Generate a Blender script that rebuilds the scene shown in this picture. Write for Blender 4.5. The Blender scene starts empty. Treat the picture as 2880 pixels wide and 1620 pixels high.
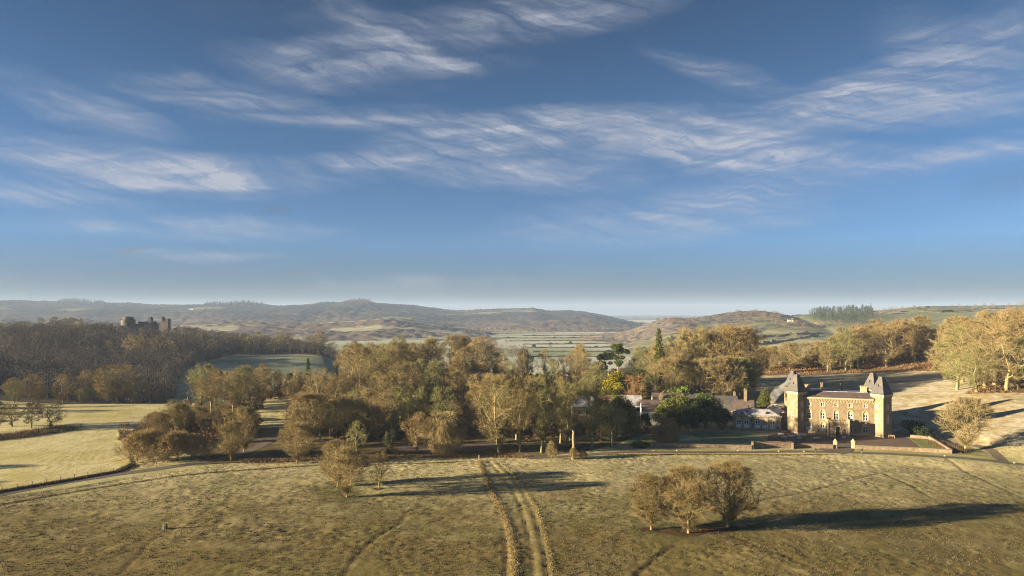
import bpy, bmesh, math, random
import numpy as np
from mathutils import Vector, Matrix, Quaternion

# ---------------------------------------------------------------- camera, sky, sun
SC = bpy.context.scene
COL = SC.collection
S, H, Y0 = 1920.0, 41.0, 880.0            # focal length in photo pixels, eye height, eye-level row
R = math.radians

cam_d = bpy.data.cameras.new('camera')
cam = bpy.data.objects.new('camera', cam_d); COL.objects.link(cam)
cam.location = (0, 0, H); cam.rotation_euler = (R(90), 0, 0)
cam_d.sensor_width = 36.0; cam_d.lens = 36.0 * S / 2880.0
cam_d.shift_y = (Y0 - 810.0) / 2880.0
cam_d.clip_start = 1.0; cam_d.clip_end = 60000.0
SC.camera = cam

SUN_EL, SUN_FWD = 10.5, 12.0               # elevation; light travels to +X and 12 deg away from the viewer
SC.view_settings.view_transform = 'Standard'
SC.view_settings.look = 'None'
SC.view_settings.gamma = 1.0
SC.view_settings.use_curve_mapping = False
SC.view_settings.exposure = 2.2
SC.cycles.use_denoising = True
SC.cycles.denoiser = 'OPENIMAGEDENOISE'
SC.cycles.denoising_input_passes = 'RGB_ALBEDO_NORMAL'
SC.cycles.denoising_prefilter = 'NONE'
SC.cycles.filter_width = 1.1
SC.cycles.max_bounces = 5
SC.cycles.diffuse_bounces = 2
SC.cycles.glossy_bounces = 2
SC.cycles.transmission_bounces = 2
SC.cycles.volume_bounces = 0
SC.cycles.transparent_max_bounces = 8

sun_d = bpy.data.lights.new('sun', 'SUN')
sun_d.energy = 5.0; sun_d.angle = R(0.5); sun_d.color = (1.0, 0.80, 0.52)
sun = bpy.data.objects.new('sun', sun_d); COL.objects.link(sun)
ld = Vector((math.cos(R(SUN_FWD)) * math.cos(R(SUN_EL)), math.sin(R(SUN_FWD)) * math.cos(R(SUN_EL)), -math.sin(R(SUN_EL))))
sun.rotation_euler = ld.to_track_quat('-Z', 'Y').to_euler()
sun.location = (-200, -100, 150)

W = bpy.data.worlds.new('World'); SC.world = W; W.use_nodes = True


class NT:
    """small helper round a node tree"""
    def __init__(s, t):
        s.t = t; t.nodes.clear()
    def n(s, typ, **kw):
        nd = s.t.nodes.new(typ)
        for k, v in kw.items():
            if k.startswith('i_'):
                nd.inputs[k[2:].replace('_', ' ')].default_value = v
            else:
                setattr(nd, k, v)
        return nd
    def l(s, a, b): s.t.links.new(a, b)
    def val(s, nd, i, v):
        if hasattr(v, 'is_linked') or isinstance(v, bpy.types.NodeSocket): s.l(v, nd.inputs[i])
        else: nd.inputs[i].default_value = v
    def m(s, op, a, b=0.0, c=None, clamp=False):
        nd = s.t.nodes.new('ShaderNodeMath'); nd.operation = op; nd.use_clamp = clamp
        s.val(nd, 0, a); s.val(nd, 1, b)
        if c is not None: s.val(nd, 2, c)
        return nd.outputs[0]
    def mixc(s, f, a, b, bt='MIX'):
        nd = s.t.nodes.new('ShaderNodeMix'); nd.data_type = 'RGBA'; nd.blend_type = bt
        s.val(nd, 0, f); s.val(nd, 6, a); s.val(nd, 7, b)
        return nd.outputs[2]
    def ramp(s, f, stops, interp='LINEAR'):
        nd = s.t.nodes.new('ShaderNodeValToRGB'); nd.color_ramp.interpolation = interp
        e = nd.color_ramp.elements
        while len(e) < len(stops): e.new(0.5)
        for k, (p, c) in enumerate(stops):
            e[k].position = p; e[k].color = c if len(c) == 4 else (*c, 1)
        s.l(f, nd.inputs[0]); return nd.outputs[0]
    def mapr(s, v, a, b, c, d):
        nd = s.t.nodes.new('ShaderNodeMapRange'); s.val(nd, 0, v)
        for k, x in enumerate((a, b, c, d)): nd.inputs[k + 1].default_value = x
        return nd.outputs[0]
    def noise(s, vec, scale, det=4, rough=0.55, dist=0.0):
        nd = s.t.nodes.new('ShaderNodeTexNoise')
        if vec is not None: s.l(vec, nd.inputs['Vector'])
        nd.inputs['Scale'].default_value = scale; nd.inputs['Detail'].default_value = det
        nd.inputs['Roughness'].default_value = rough; nd.inputs['Distortion'].default_value = dist
        return nd


def build_world():
    q = NT(W.node_tree)
    out = q.n('ShaderNodeOutputWorld'); bg = q.n('ShaderNodeBackground')
    sky = q.n('ShaderNodeTexSky', sky_type='NISHITA', sun_disc=False)
    sky.sun_elevation = R(SUN_EL); sky.sun_rotation = R(258.0)
    sky.altitude = 1200; sky.air_density = .85; sky.dust_density = 0.0; sky.ozone_density = 4.0
    bg.inputs[1].default_value = 0.05
    co = q.n('ShaderNodeTexCoord'); sep = q.n('ShaderNodeSeparateXYZ'); q.l(co.outputs['Generated'], sep.inputs[0])
    az = q.m('ARCTAN2', sep.outputs[0], sep.outputs[1]); el = q.m('ARCSINE', sep.outputs[2])
    cmb = q.n('ShaderNodeCombineXYZ'); q.l(az, cmb.inputs[0]); q.l(el, cmb.inputs[1])
    ae = cmb.outputs[0]
    # wind-torn warping of the cloud field
    mp = q.n('ShaderNodeMapping'); q.l(ae, mp.inputs[0]); mp.inputs['Scale'].default_value = (5, 15, 1)
    wn = q.noise(mp.outputs[0], 1.6, 5, 0.62)
    wv = q.n('ShaderNodeVectorMath', operation='SUBTRACT'); q.l(wn.outputs['Color'], wv.inputs[0]); wv.inputs[1].default_value = (.5, .5, .5)
    wm = q.n('ShaderNodeVectorMath', operation='MULTIPLY'); q.l(wv.outputs[0], wm.inputs[0]); wm.inputs[1].default_value = (.075, .028, 0)
    wa = q.n('ShaderNodeVectorMath', operation='ADD'); q.l(ae, wa.inputs[0]); q.l(wm.outputs[0], wa.inputs[1])
    ws = wa.outputs[0]
    mpl = q.n('ShaderNodeMapping'); q.l(ae, mpl.inputs[0]); mpl.inputs['Scale'].default_value = (2.4, 6, 1); mpl.inputs['Location'].default_value = (.7, .2, 0)
    ln = q.noise(mpl.outputs[0], 1.5, 3, .5)
    lv = q.n('ShaderNodeVectorMath', operation='SUBTRACT'); q.l(ln.outputs['Color'], lv.inputs[0]); lv.inputs[1].default_value = (.5, .5, .5)
    lm = q.n('ShaderNodeVectorMath', operation='MULTIPLY'); q.l(lv.outputs[0], lm.inputs[0]); lm.inputs[1].default_value = (.13, .055, 0)
    la = q.n('ShaderNodeVectorMath', operation='ADD'); q.l(ws, la.inputs[0]); q.l(lm.outputs[0], la.inputs[1])
    def fibre(rot, sx, sy, sc, dist, det=7):
        m_ = q.n('ShaderNodeMapping'); q.l(la.outputs[0], m_.inputs[0])
        m_.inputs['Rotation'].default_value = (0, 0, R(rot)); 
        m2 = q.n('ShaderNodeMapping'); q.l(m_.outputs[0], m2.inputs[0]); m2.inputs['Scale'].default_value = (sx, sy, 1)
        return q.noise(m2.outputs[0], sc, det, 0.62, dist).outputs['Fac']
    f1 = fibre(15, 2.4, 30, 2.0, 0.15, 9)   # strands that trail down to the right
    f2 = fibre(-5, 1.6, 36, 1.8, 0.1, 9)    # drawn-out level streaks
    f3 = fibre(8, 3.2, 9, 1.7, 0.2, 4)      # thick and thin patches
    fib = q.m('MULTIPLY', q.m('MULTIPLY', q.mapr(f1, .33, .68, .08, 1.1), q.mapr(f2, .31, .66, .2, 1.25)), q.mapr(f3, .34, .60, .25, 1.35))
    def wisp(px, py, hx, hy, tilt, k):
        a = math.atan((px - 1440) / S); e = math.atan((Y0 - py) / S * math.cos(a))
        mm = q.n('ShaderNodeMapping', vector_type='TEXTURE'); q.l(ws, mm.inputs[0])
        mm.inputs['Location'].default_value = (a, e, 0); mm.inputs['Rotation'].default_value = (0, 0, R(tilt))
        mm.inputs['Scale'].default_value = (hx / S, hy / S, 1)
        g = q.n('ShaderNodeTexGradient', gradient_type='SPHERICAL'); q.l(mm.outputs[0], g.inputs[0])
        return q.m('MULTIPLY', g.outputs['Fac'], k)
    WISPS = [(1060, 165, 300, 66, 3, 1.25), (1230, 185, 300, 40, 2, .6), (820, 195, 240, 60, -6, .7), (1020, 80, 230, 60, -12, .55),
             (1530, 45, 460, 75, 5, 1.0), (640, 285, 340, 58, -4, .9), (250, 310, 230, 60, -14, .75), (330, 465, 520, 62, -4, 1.0),
             (620, 490, 430, 55, 2, 1.0), (90, 540, 330, 45, 0, .7), (1000, 455, 240, 30, 4, .7), (1080, 330, 240, 38, 6, .8),
             (1420, 370, 420, 70, 3, 1.15), (1800, 330, 380, 45, -2, 1.0), (2250, 335, 560, 66, 4, 1.2), (1420, 475, 460, 75, -4, 1.15),
             (1950, 420, 520, 62, -7, 1.2), (2250, 450, 330, 55, -3, 1.0), (2480, 480, 560, 45, 5, .9), (2440, 235, 260, 55, 8, 1.0),
             (2690, 265, 340, 85, -4, .95), (2640, 120, 190, 80, -25, .6), (2840, 100, 190, 100, 20, .55), (1950, 600, 680, 90, 5, .75),
             (560, 638, 460, 38, 1, .75), (580, 718, 260, 20, 1, .8), (1150, 810, 560, 45, 1, .45), (2050, 215, 260, 40, -20, .6)]
    tot = None
    for w in WISPS:
        v = wisp(*w); tot = v if tot is None else q.m('ADD', tot, v)
    # the same kind of thin cirrus over the rest of the sky
    mp3 = q.n('ShaderNodeMapping'); q.l(ae, mp3.inputs[0]); mp3.inputs['Scale'].default_value = (1.6, 5, 1); mp3.inputs['Location'].default_value = (2.3, .7, 0)
    bgn = q.noise(mp3.outputs[0], 1.7, 4, .5).outputs['Fac']
    tot = q.m('ADD', tot, q.mapr(bgn, .56, .82, 0, .25))
    dens = q.m('MULTIPLY', q.m('MULTIPLY', tot, q.m('ADD', fib, .05)), 1.0, clamp=True)
    dens = q.m('MULTIPLY', dens, q.mapr(el, 0.0, .05, 0, 1), clamp=True)
    ccol = q.mixc(q.mapr(el, 0, .5, 0, 1), (2.5, 2.5, 2.7, 1), (2.4, 2.5, 2.8, 1))
    # low grey stratus slivers near the horizon
    grey = None
    for (px, py, hx, hy, t, k) in [(2150, 832, 520, 9, -1, .8), (2700, 828, 420, 12, 3, .9), (2000, 856, 260, 8, 0, .6), (770, 590, 60, 12, 0, .6),
                                   (375, 705, 55, 10, 16, .8), (820, 778, 60, 10, 6, .7), (2830, 520, 110, 50, 5, .35)]:
        v = wisp(px, py, hx, hy, t, k); grey = v if grey is None else q.m('ADD', grey, v)
    tint = q.ramp(q.mapr(el, 0.0, .5, 0, 1), [(0, (.045, .065, .10)), (.05, (.095, .13, .18)), (.2, (.40, .455, .51)), (.5, (.47, .50, .49)), (.8, (.36, .395, .39)), (1, (.30, .335, .34))])
    skyc = q.mixc(1.0, sky.outputs[0], tint, 'MULTIPLY')
    base = q.mixc(q.m('MULTIPLY', grey, .75, clamp=True), skyc, (.62, .76, 1.0, 1))
    fin = q.mixc(q.m('MULTIPLY', dens, .78), base, ccol)
    q.l(fin, bg.inputs[0]); q.l(bg.outputs[0], out.inputs[0])
build_world()

# ---------------------------------------------------------------- helpers
def vnoise(x, y, seed=0):
    x = np.asarray(x, float); y = np.asarray(y, float)
    xi = np.floor(x).astype(np.int64); yi = np.floor(y).astype(np.int64)
    fx = x - xi; fy = y - yi
    fx = fx * fx * (3 - 2 * fx); fy = fy * fy * (3 - 2 * fy)
    def h(a, b):
        n = (a * 374761393 + b * 668265263 + seed * 974711) & 0xffffffff
        n = ((n ^ (n >> 13)) * 1274126177) & 0xffffffff
        n = n ^ (n >> 16)
        return (n & 0xffff) / 65535.0
    return (h(xi, yi) * (1 - fx) + h(xi + 1, yi) * fx) * (1 - fy) + (h(xi, yi + 1) * (1 - fx) + h(xi + 1, yi + 1) * fx) * fy

def fbm(x, y, seed=0, o=4, g=.5):
    t = 0; a = 1; s = 0
    for k in range(o):
        t = t + a * vnoise(x * 2 ** k, y * 2 ** k, seed + k * 17); s += a; a *= g
    return t / s

def sstep(a, b, x):
    t = np.clip((x - a) / (b - a), 0, 1); return t * t * (3 - 2 * t)

def pos(px, py, Y): return ((px - 1440) / S * Y, Y, H - (py - Y0) / S * Y)

# terrain: heights in metres above the forecourt, thin-plate surface through estimated spots, some unseen
CP = []
for X, Y, z in [(-150,95,-.5),(-60,95,0),(0,95,0),(80,95,0),(160,95,.5),(-100,150,0),(0,150,.2),(100,150,0),(150,170,0),(0,205,0),(60,205,0),(-50,200,0),
                (-150,200,-.2),(-200,230,0),(60,230,0),(90,230,0),(120,224,0),(135,204,0),(144,190,0),(100,262,1.2),(60,262,.3),(20,262,0),
                (-160,300,.3),(-185,310,-.2),(-150,320,-1.5),(-240,300,.5),(-300,300,3),(-400,300,4),(-520,330,8),(-170,360,-8),(-170,420,-14),(-280,400,-9),(-280,440,-12),
                (-240,500,-13.5),(-160,480,-12),(-230,560,-8),(-240,640,-1),(-175,640,-2.3),(-180,700,1),(-240,720,3),(-300,720,7),
                (-530,720,18),(-431,746,21),(-374,746,19),(-400,820,14),(-350,610,3),(-400,560,1),(-300,520,-9),(-450,520,7),(-560,480,25),(-560,420,32),(-640,430,36),(-720,560,20),(-640,640,14),(-450,450,10),  # ridge spots outside the left edge: unseen, raised to shade the wood
                (-100,255,-.5),(-60,300,1),(-50,390,4),(0,350,3),(10,420,3),(-110,400,0),(-90,480,-6),(0,500,-8),(0,600,-25),(-100,600,-22),(-90,700,-28),(0,700,-30),(100,640,-24),
                (60,320,3.5),(80,380,5),(60,460,-3),(144,400,6.6),(150,330,7.2),(130,290,4.5),(150,480,2),(170,560,-10),(205,390,9.5),(240,450,17),(275,500,22),(330,560,24),(240,600,0),(300,720,2),(150,800,-28),
                (209,330,10.5),(187,270,10),(195,255,9.8),(176,235,6.8),(157,210,2.6),(157,260,4.4),(175,300,7.2),(250,250,15),(300,190,13),(220,150,4),(310,330,24),(400,420,30),(250,90,3),(-300,120,2),(-420,180,5)]:
    CP.append((X, Y, z))
CP = np.array(CP)
def _tps_fit(P, lam=0.02):
    n = len(P); x = P[:, :2] / 100
    d = np.hypot(x[:, None, 0] - x[None, :, 0], x[:, None, 1] - x[None, :, 1])
    K = np.where(d > 0, d * d * np.log(d + 1e-12), 0) + lam * np.eye(n)
    A = np.zeros((n + 3, n + 3)); A[:n, :n] = K; A[:n, n] = 1; A[:n, n + 1:] = x; A[n, :n] = 1; A[n + 1:, :n] = x.T
    b = np.zeros(n + 3); b[:n] = P[:, 2]
    return np.linalg.solve(A, b)
TW = _tps_fit(CP)
VAL = -30.0
def hgt(X, Y):
    X = np.asarray(X, float); Y = np.asarray(Y, float)
    x = np.clip(X, -720, 400) / 100; y = np.clip(Y, 70, 860) / 100
    z = TW[-3] + TW[-2] * x + TW[-1] * y
    for k in range(len(CP)):
        r2 = (x - CP[k, 0] / 100) ** 2 + (y - CP[k, 1] / 100) ** 2
        z = z + TW[k] * .5 * r2 * np.log(r2 + 1e-18)
    z = np.clip(z, -31, 50)
    ys = 540 + 270 * sstep(-120, -260, X) + 80 * sstep(120, 220, X)
    w = sstep(0, 1, (Y - ys) / 180)
    z = z * (1 - w) + VAL * w
    wb = sstep(60, -200, Y)
    return z * (1 - wb)
def hz(X, Y): return float(hgt(np.array([X]), np.array([Y]))[0])
_YS = np.arange(80, 1600, .5)
def G(px, py):
    zr = H - (py - Y0) / S * _YS; xs = (px - 1440) / S * _YS
    i = np.argmax(zr <= hgt(xs, _YS))
    if zr[i] > hgt(xs, _YS)[i]: i = len(_YS) - 1
    return (xs[i], _YS[i])
def GL(pts): return [G(*p) for p in pts]

def inpoly(X, Y, poly):
    c = np.zeros(X.shape, bool); n = len(poly)
    for i in range(n):
        x1, y1 = poly[i]; x2, y2 = poly[(i + 1) % n]
        if y1 == y2: continue
        t = ((y1 > Y) != (y2 > Y)) & (X < (x2 - x1) * (Y - y1) / (y2 - y1) + x1)
        c ^= t
    return c

def mesh_np(name, V, F):
    """V (n,3); F (m,k) array with k 3 or 4, or list of such arrays"""
    me = bpy.data.meshes.new(name)
    Fs = F if isinstance(F, list) else [F]
    Fs = [np.asarray(f, np.int32) for f in Fs if len(f)]
    V = np.asarray(V, np.float32)
    nl = sum(f.size for f in Fs); nf = sum(len(f) for f in Fs)
    me.vertices.add(len(V)); me.vertices.foreach_set('co', V.ravel())
    me.loops.add(nl); me.loops.foreach_set('vertex_index', np.concatenate([f.ravel() for f in Fs]))
    st = []; o = 0
    for f in Fs:
        st.append(o + np.arange(len(f)) * f.shape[1]); o += f.size
    me.polygons.add(nf); me.polygons.foreach_set('loop_start', np.concatenate(st).astype(np.int32))
    me.update(calc_edges=True); me.validate()
    return me

def obj(name, me, mat=None, parent=None, smooth=False, loc=None):
    o = bpy.data.objects.new(name, me); COL.objects.link(o)
    if mat is not None:
        ms = mat if isinstance(mat, (list, tuple)) else [mat]
        if me is not None and len(me.materials) == 0:
            for m_ in ms: me.materials.append(m_)
    if smooth: me.polygons.foreach_set('use_smooth', np.ones(len(me.polygons), bool))
    if parent is not None: o.parent = parent
    if loc is not None: o.location = loc
    return o

def empty(name, loc, rz=0.0, sc=None):
    o = bpy.data.objects.new(name, None); COL.objects.link(o); o.location = loc; o.rotation_euler = (0, 0, rz)
    o.empty_display_size = .5
    if sc is not None: o.scale = sc if isinstance(sc, tuple) else (sc, sc, sc)
    return o

def tag(o, label=None, cat=None, group=None, kind=None):
    if label: o['label'] = label
    if cat: o['category'] = cat
    if group: o['group'] = group
    if kind: o['kind'] = kind
    return o

class MB:
    """collects simple solids, builds one mesh object"""
    def __init__(s): s.v = []; s.f = []; s.mi = []; s.cur = 0
    def add(s, vs, fs):
        o = len(s.v); s.v += [tuple(v) for v in vs]
        for f in fs: s.f.append(tuple(o + i for i in f)); s.mi.append(s.cur)
        return s
    def box(s, x0, x1, y0, y1, z0, z1):
        return s.add([(x0,y0,z0),(x1,y0,z0),(x1,y1,z0),(x0,y1,z0),(x0,y0,z1),(x1,y0,z1),(x1,y1,z1),(x0,y1,z1)],
                     [(0,3,2,1),(4,5,6,7),(0,1,5,4),(1,2,6,5),(2,3,7,6),(3,0,4,7)])
    def prism(s, poly, y0, y1):
        """poly in (x,z), extruded along y"""
        n = len(poly)
        vs = [(x, y0, z) for x, z in poly] + [(x, y1, z) for x, z in poly]
        return s.add(vs, [tuple(range(n)), tuple(range(2 * n - 1, n - 1, -1))] + [(i, i + n, (i + 1) % n + n, (i + 1) % n) for i in range(n)])
    def slab(s, poly, z0, z1):
        n = len(poly)
        vs = [(x, y, z0) for x, y in poly] + [(x, y, z1) for x, y in poly]
        return s.add(vs, [tuple(range(n - 1, -1, -1)), tuple(range(n, 2 * n))] + [(i, (i + 1) % n, (i + 1) % n + n, i + n) for i in range(n)])
    def frustum(s, cx, cy, z0, z1, a0, b0, a1, b1, rot=0):
        vs = []
        for (a, b, z) in ((a0, b0, z0), (a1, b1, z1)):
            for sx, sy in ((-1,-1),(1,-1),(1,1),(-1,1)):
                x, y = sx * a, sy * b
                vs.append((cx + x * math.cos(rot) - y * math.sin(rot), cy + x * math.sin(rot) + y * math.cos(rot), z))
        return s.add(vs, [(3,2,1,0),(4,5,6,7),(0,1,5,4),(1,2,6,5),(2,3,7,6),(3,0,4,7)])
    def cyl(s, cx, cy, z0, z1, r0, r1, n=16, cap=True):
        vs = [(cx + r0 * math.cos(2*math.pi*k/n), cy + r0 * math.sin(2*math.pi*k/n), z0) for k in range(n)]
        vs += [(cx + r1 * math.cos(2*math.pi*k/n), cy + r1 * math.sin(2*math.pi*k/n), z1) for k in range(n)]
        fs = [(k, (k+1) % n, (k+1) % n + n, k + n) for k in range(n)]
        if cap: fs += [tuple(range(n, 2*n)), tuple(range(n-1, -1, -1))]
        return s.add(vs, fs)
    def quad(s, a, b, c, d): return s.add([a, b, c, d], [(0,1,2,3)])
    def build(s, name, mat, parent=None, smooth=False, loc=None):
        me = bpy.data.meshes.new(name); me.from_pydata(s.v, [], s.f); me.update()
        o = obj(name, me, mat, parent, smooth, loc)
        if any(s.mi): me.polygons.foreach_set('material_index', s.mi)
        return o

# ---------------------------------------------------------------- materials
MATS = {}
def principled(name, base, rough=.9, bump=None, spec=.25, vary=None, metal=0):
    """base colour, blotchy variation [(scale, colour, lo, hi)...], bump (scale, strength, distance)"""
    m_ = bpy.data.materials.new(name); m_.use_nodes = True
    q = NT(m_.node_tree); out = q.n('ShaderNodeOutputMaterial'); b = q.n('ShaderNodeBsdfPrincipled')
    b.inputs['Roughness'].default_value = rough; b.inputs['Specular IOR Level'].default_value = spec; b.inputs['Metallic'].default_value = metal
    co = q.n('ShaderNodeTexCoord'); c = None
    g = q.n('ShaderNodeNewGeometry')
    col = None
    vec = g.outputs['Position']
    base4 = (*base, 1)
    rgb = q.n('ShaderNodeRGB'); rgb.outputs[0].default_value = base4; col = rgb.outputs[0]
    for (sc, c2, lo, hi, *st) in (vary or []):
        v2 = vec
        if st:
            mp = q.n('ShaderNodeMapping'); q.l(vec, mp.inputs[0]); mp.inputs['Scale'].default_value = st[0]; v2 = mp.outputs[0]
        n_ = q.noise(v2, sc, 4, .6)
        col = q.mixc(q.mapr(n_.outputs['Fac'], lo, hi, 0, 1), col, (*c2, 1))
    q.l(col, b.inputs['Base Color'])
    if bump:
        n_ = q.noise(vec, bump[0], 4, .6); bp = q.n('ShaderNodeBump'); bp.inputs['Strength'].default_value = bump[1]; bp.inputs['Distance'].default_value = bump[2]
        q.l(n_.outputs['Fac'], bp.inputs['Height']); q.l(bp.outputs[0], b.inputs['Normal'])
    q.l(b.outputs[0], out.inputs[0]); MATS[name] = m_; return m_

def tinted(name, base, rough=.9, amt=.35, scale=.6, trans=0.0):
    """colour multiplied by the object's own colour (one material, many trees)"""
    m_ = bpy.data.materials.new(name); m_.use_nodes = True
    q = NT(m_.node_tree); out = q.n('ShaderNodeOutputMaterial'); b = q.n('ShaderNodeBsdfPrincipled')
    b.inputs['Roughness'].default_value = rough; b.inputs['Specular IOR Level'].default_value = .15
    oi = q.n('ShaderNodeObjectInfo'); g = q.n('ShaderNodeNewGeometry')
    c = q.mixc(1.0, (*base, 1), oi.outputs['Color'], 'MULTIPLY')
    n_ = q.noise(g.outputs['Position'], scale, 3, .6)
    k = q.mapr(n_.outputs['Fac'], .25, .75, 1 - amt, 1 + amt)
    kc = q.n('ShaderNodeCombineColor'); 
    for i in range(3): q.l(k, kc.inputs[i])
    c = q.mixc(1.0, c, kc.outputs[0], 'MULTIPLY')
    q.l(c, b.inputs['Base Color'])
    q.l(b.outputs[0], out.inputs[0])
    MATS[name] = m_; return m_

# ---------------------------------------------------------------- ground sheet
def axis(parts):
    out = []
    for a, b, st in parts:
        n = max(1, int(round((b - a) / st))); out.append(np.linspace(a, b, n, endpoint=False))
    return np.concatenate(out + [np.array([parts[-1][1]])])
def grow(a, b, n): # geometric spacing from |a| out to |b|
    return np.sign(b) * np.geomspace(abs(a), abs(b), n)
XF = axis([(-560, -190, 3.0), (-190, 192, .5), (192, 420, 3.0)])
XL = np.concatenate([grow(-600, -14000, 22)[::-1], XF, grow(460, 14000, 24)])
YF = axis([(90, 236, .5), (236, 420, 1.3), (420, 900, 4.5)])
YL = np.concatenate([np.array([-14000, -6000, -2500, -1000, -400, -150, -40, 20, 60, 80]), YF, grow(940, 14000, 40)])
GX, GY = np.meshgrid(XL, YL)
GZ = hgt(GX, GY)
def houselocal(X, Y):
    dX, dY = X - 109.2, Y - 230.0; c, s_ = math.cos(R(18)), math.sin(R(18))
    return dX * c - dY * s_, dX * s_ + dY * c
_lx, _ly = houselocal(GX, GY)
flat_w = sstep(-55, -44, _lx) * sstep(44, 34, _lx) * sstep(-44, -36, _ly) * sstep(26, 17, _ly)
GZ = GZ * (1 - flat_w)
# fields as they lie, given by their corners in the photograph and laid on the ground
P_leftfield = GL([(-300,1420),(0,1384),(180,1352),(330,1325),(372,1303),(365,1268),(330,1240),(345,1180),(420,1160),(560,1140)]) + [(-150,335),(-200,330),(-300,330),(-420,280),(-400,180)]
P_verge = GL([(1250,1283),(1400,1287),(1700,1268),(1850,1268),(2350,1272),(2880,1312),(2880,1290),(2700,1272),(2672,1280),(2480,1268),(2400,1262),(2300,1266),(2110,1264),(1900,1252),(1840,1256),(1700,1258),(1550,1280)])
P_verge2 = GL([(0,1396),(250,1345),(440,1312),(600,1290),(700,1258),(790,1225),(770,1240),(700,1285),(640,1300),(430,1332),(200,1372)])
P_lawn = GL([(1700,1240),(1850,1252),(2113,1263),(2160,1245),(2160,1226),(2060,1216),(1950,1212),(1860,1222),(1790,1225)])
P_wood = GL([(600,1308),(800,1302),(1000,1290),(1200,1288),(1500,1288),(1640,1272),(1720,1252),(1780,1232)]) + [(75,262),(70,420),(-110,440),(-150,330),(-135,260),(-130,222),(-110,215)]
P_park = GL([(1120,1268),(1200,1276),(1290,1272),(1420,1258),(1420,1245),(1300,1248),(1190,1250),(1120,1255)])
P_pasture = [(115,245),(60,300),(95,330),(140,372),(190,372),(225,345),(215,318),(200,292),(180,272),(205,255),(260,240),(260,150),(165,185),(150,205),(128,222)]
P_bracken = [(140,372),(190,372),(225,345),(215,318),(200,292),(180,272),(205,255),(260,240),(420,240),(420,620),(260,560),(200,470),(140,430),(110,400)]
P_valfield = [(-222,440),(-232,470),(-255,520),(-268,560),(-276,600),(-266,650),(-170,655),(-130,640),(-130,470),(-200,440)]
P_castlewood = [(-760,380),(-420,385),(-330,352),(-230,360),(-212,400),(-215,440),(-232,470),(-255,520),(-268,560),(-276,600),(-266,655),(-130,655),(-100,720),(-240,900),(-760,900)]
P_glade = [((728 - 1440) / S * 246, 246), ((822 - 1440) / S * 250, 250), ((815 - 1440) / S * 335, 335), ((725 - 1440) / S * 345, 345)]
m_left = inpoly(GX, GY, P_leftfield) | inpoly(GX, GY, P_glade); m_verge = inpoly(GX, GY, P_verge) | inpoly(GX, GY, P_verge2); m_lawn = inpoly(GX, GY, P_lawn)
m_wood = inpoly(GX, GY, P_wood); m_park = inpoly(GX, GY, P_park); m_past = inpoly(GX, GY, P_pasture); m_brack = inpoly(GX, GY, P_bracken)
m_val = inpoly(GX, GY, P_valfield); m_cw = inpoly(GX, GY, P_castlewood) & ~m_val
FIELD_FRONT = (GY > 60) & (GY < 245) & (GX > -240) & (GX < 260)
m_near = FIELD_FRONT & ~(m_left | m_verge | m_lawn | m_wood | m_past | m_brack)

amp = np.where(m_near, 1.0, 0.0) + np.where(m_left, .30, 0) + np.where(m_past, .55, 0) + np.where(m_brack, 1.0, 0) + np.where(m_wood & ~m_park, .8, 0) + np.where(m_verge, .12, 0) + np.where(m_lawn, .05, 0)
amp = amp * sstep(420, 260, GY)
DRIVE_L = GL([(-220,1432),(0,1391),(150,1363),(300,1339),(430,1321),(560,1303),(660,1284),(720,1262),(758,1240),(786,1222),(835,1200)])
DRIVE_R = GL([(1480,1290),(1600,1284),(1740,1273),(1900,1272),(2100,1273),(2250,1274),(2360,1277),(2500,1284),(2700,1295),(2880,1308),(3100,1325)])
DRIVE_G = GL([(2330,1276),(2352,1272),(2372,1266),(2374,1258)])
DRIVE_T = GL([(2822,1302),(2806,1285),(2790,1268),(2768,1256),(2735,1246)])
def _dl(pts):
    d = np.full(GX.shape, 1e9); s0 = (GY > 90) & (GY < 330)
    X, Y = GX[s0], GY[s0]; dd = np.full(X.shape, 1e9)
    for (x1, y1), (x2, y2) in zip(pts[:-1], pts[1:]):
        L2 = (x2 - x1) ** 2 + (y2 - y1) ** 2; t = np.clip(((X - x1) * (x2 - x1) + (Y - y1) * (y2 - y1)) / L2, 0, 1)
        dd = np.minimum(dd, np.hypot(X - x1 - t * (x2 - x1), Y - y1 - t * (y2 - y1)))
    d[s0] = dd; return d
d_drive = np.minimum(np.minimum(_dl(DRIVE_L), _dl(DRIVE_R)), np.minimum(_dl(DRIVE_G), _dl(DRIVE_T)))
m_court = inpoly(GX, GY, GL([(2150,1248),(2158,1222),(2262,1210),(2400,1210),(2560,1222),(2620,1226),(2684,1280),(2455,1272),(2403,1270),(2385,1272),(2349,1270),(2227,1264),(2150,1258)]))
amp = amp * sstep(2.2, 4.0, d_drive) * np.where(m_court, 0, 1)
big_k = sstep(2.0, 9.0, d_drive) * (1 - flat_w) * np.where(m_court, 0, 1)
rng = np.random.default_rng(5)
tus = (vnoise(GX / 2.0, GY / 2.0, 3) - .5) * .06 + (vnoise(GX / .9, GY / .9, 9) - .5) * .11 + (rng.random(GX.shape) - .5) * .12
big = (fbm(GX / 26, GY / 26, 31, 2) - .5) * .7 * np.where(m_near | m_past, 1, .25) * sstep(420, 260, GY)
patch = sstep(.35, .65, fbm(GX / 9, GY / 9, 77, 3))
GZ2 = GZ + amp * tus * (.55 + .75 * patch) + big * big_k * np.where(GY > 60, 1, 0)
# plough and mowing lines of the left-hand field
furr = np.sin((GX * .95 + GY * .25 + 14 * fbm(GX / 30, GY / 30, 8, 3)) * 3.3)
GZ2 += np.where(m_left, furr * .016 * sstep(270, 205, GY) * sstep(.35, .6, fbm(GX / 35, GY / 20, 66, 2)), 0)

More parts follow.
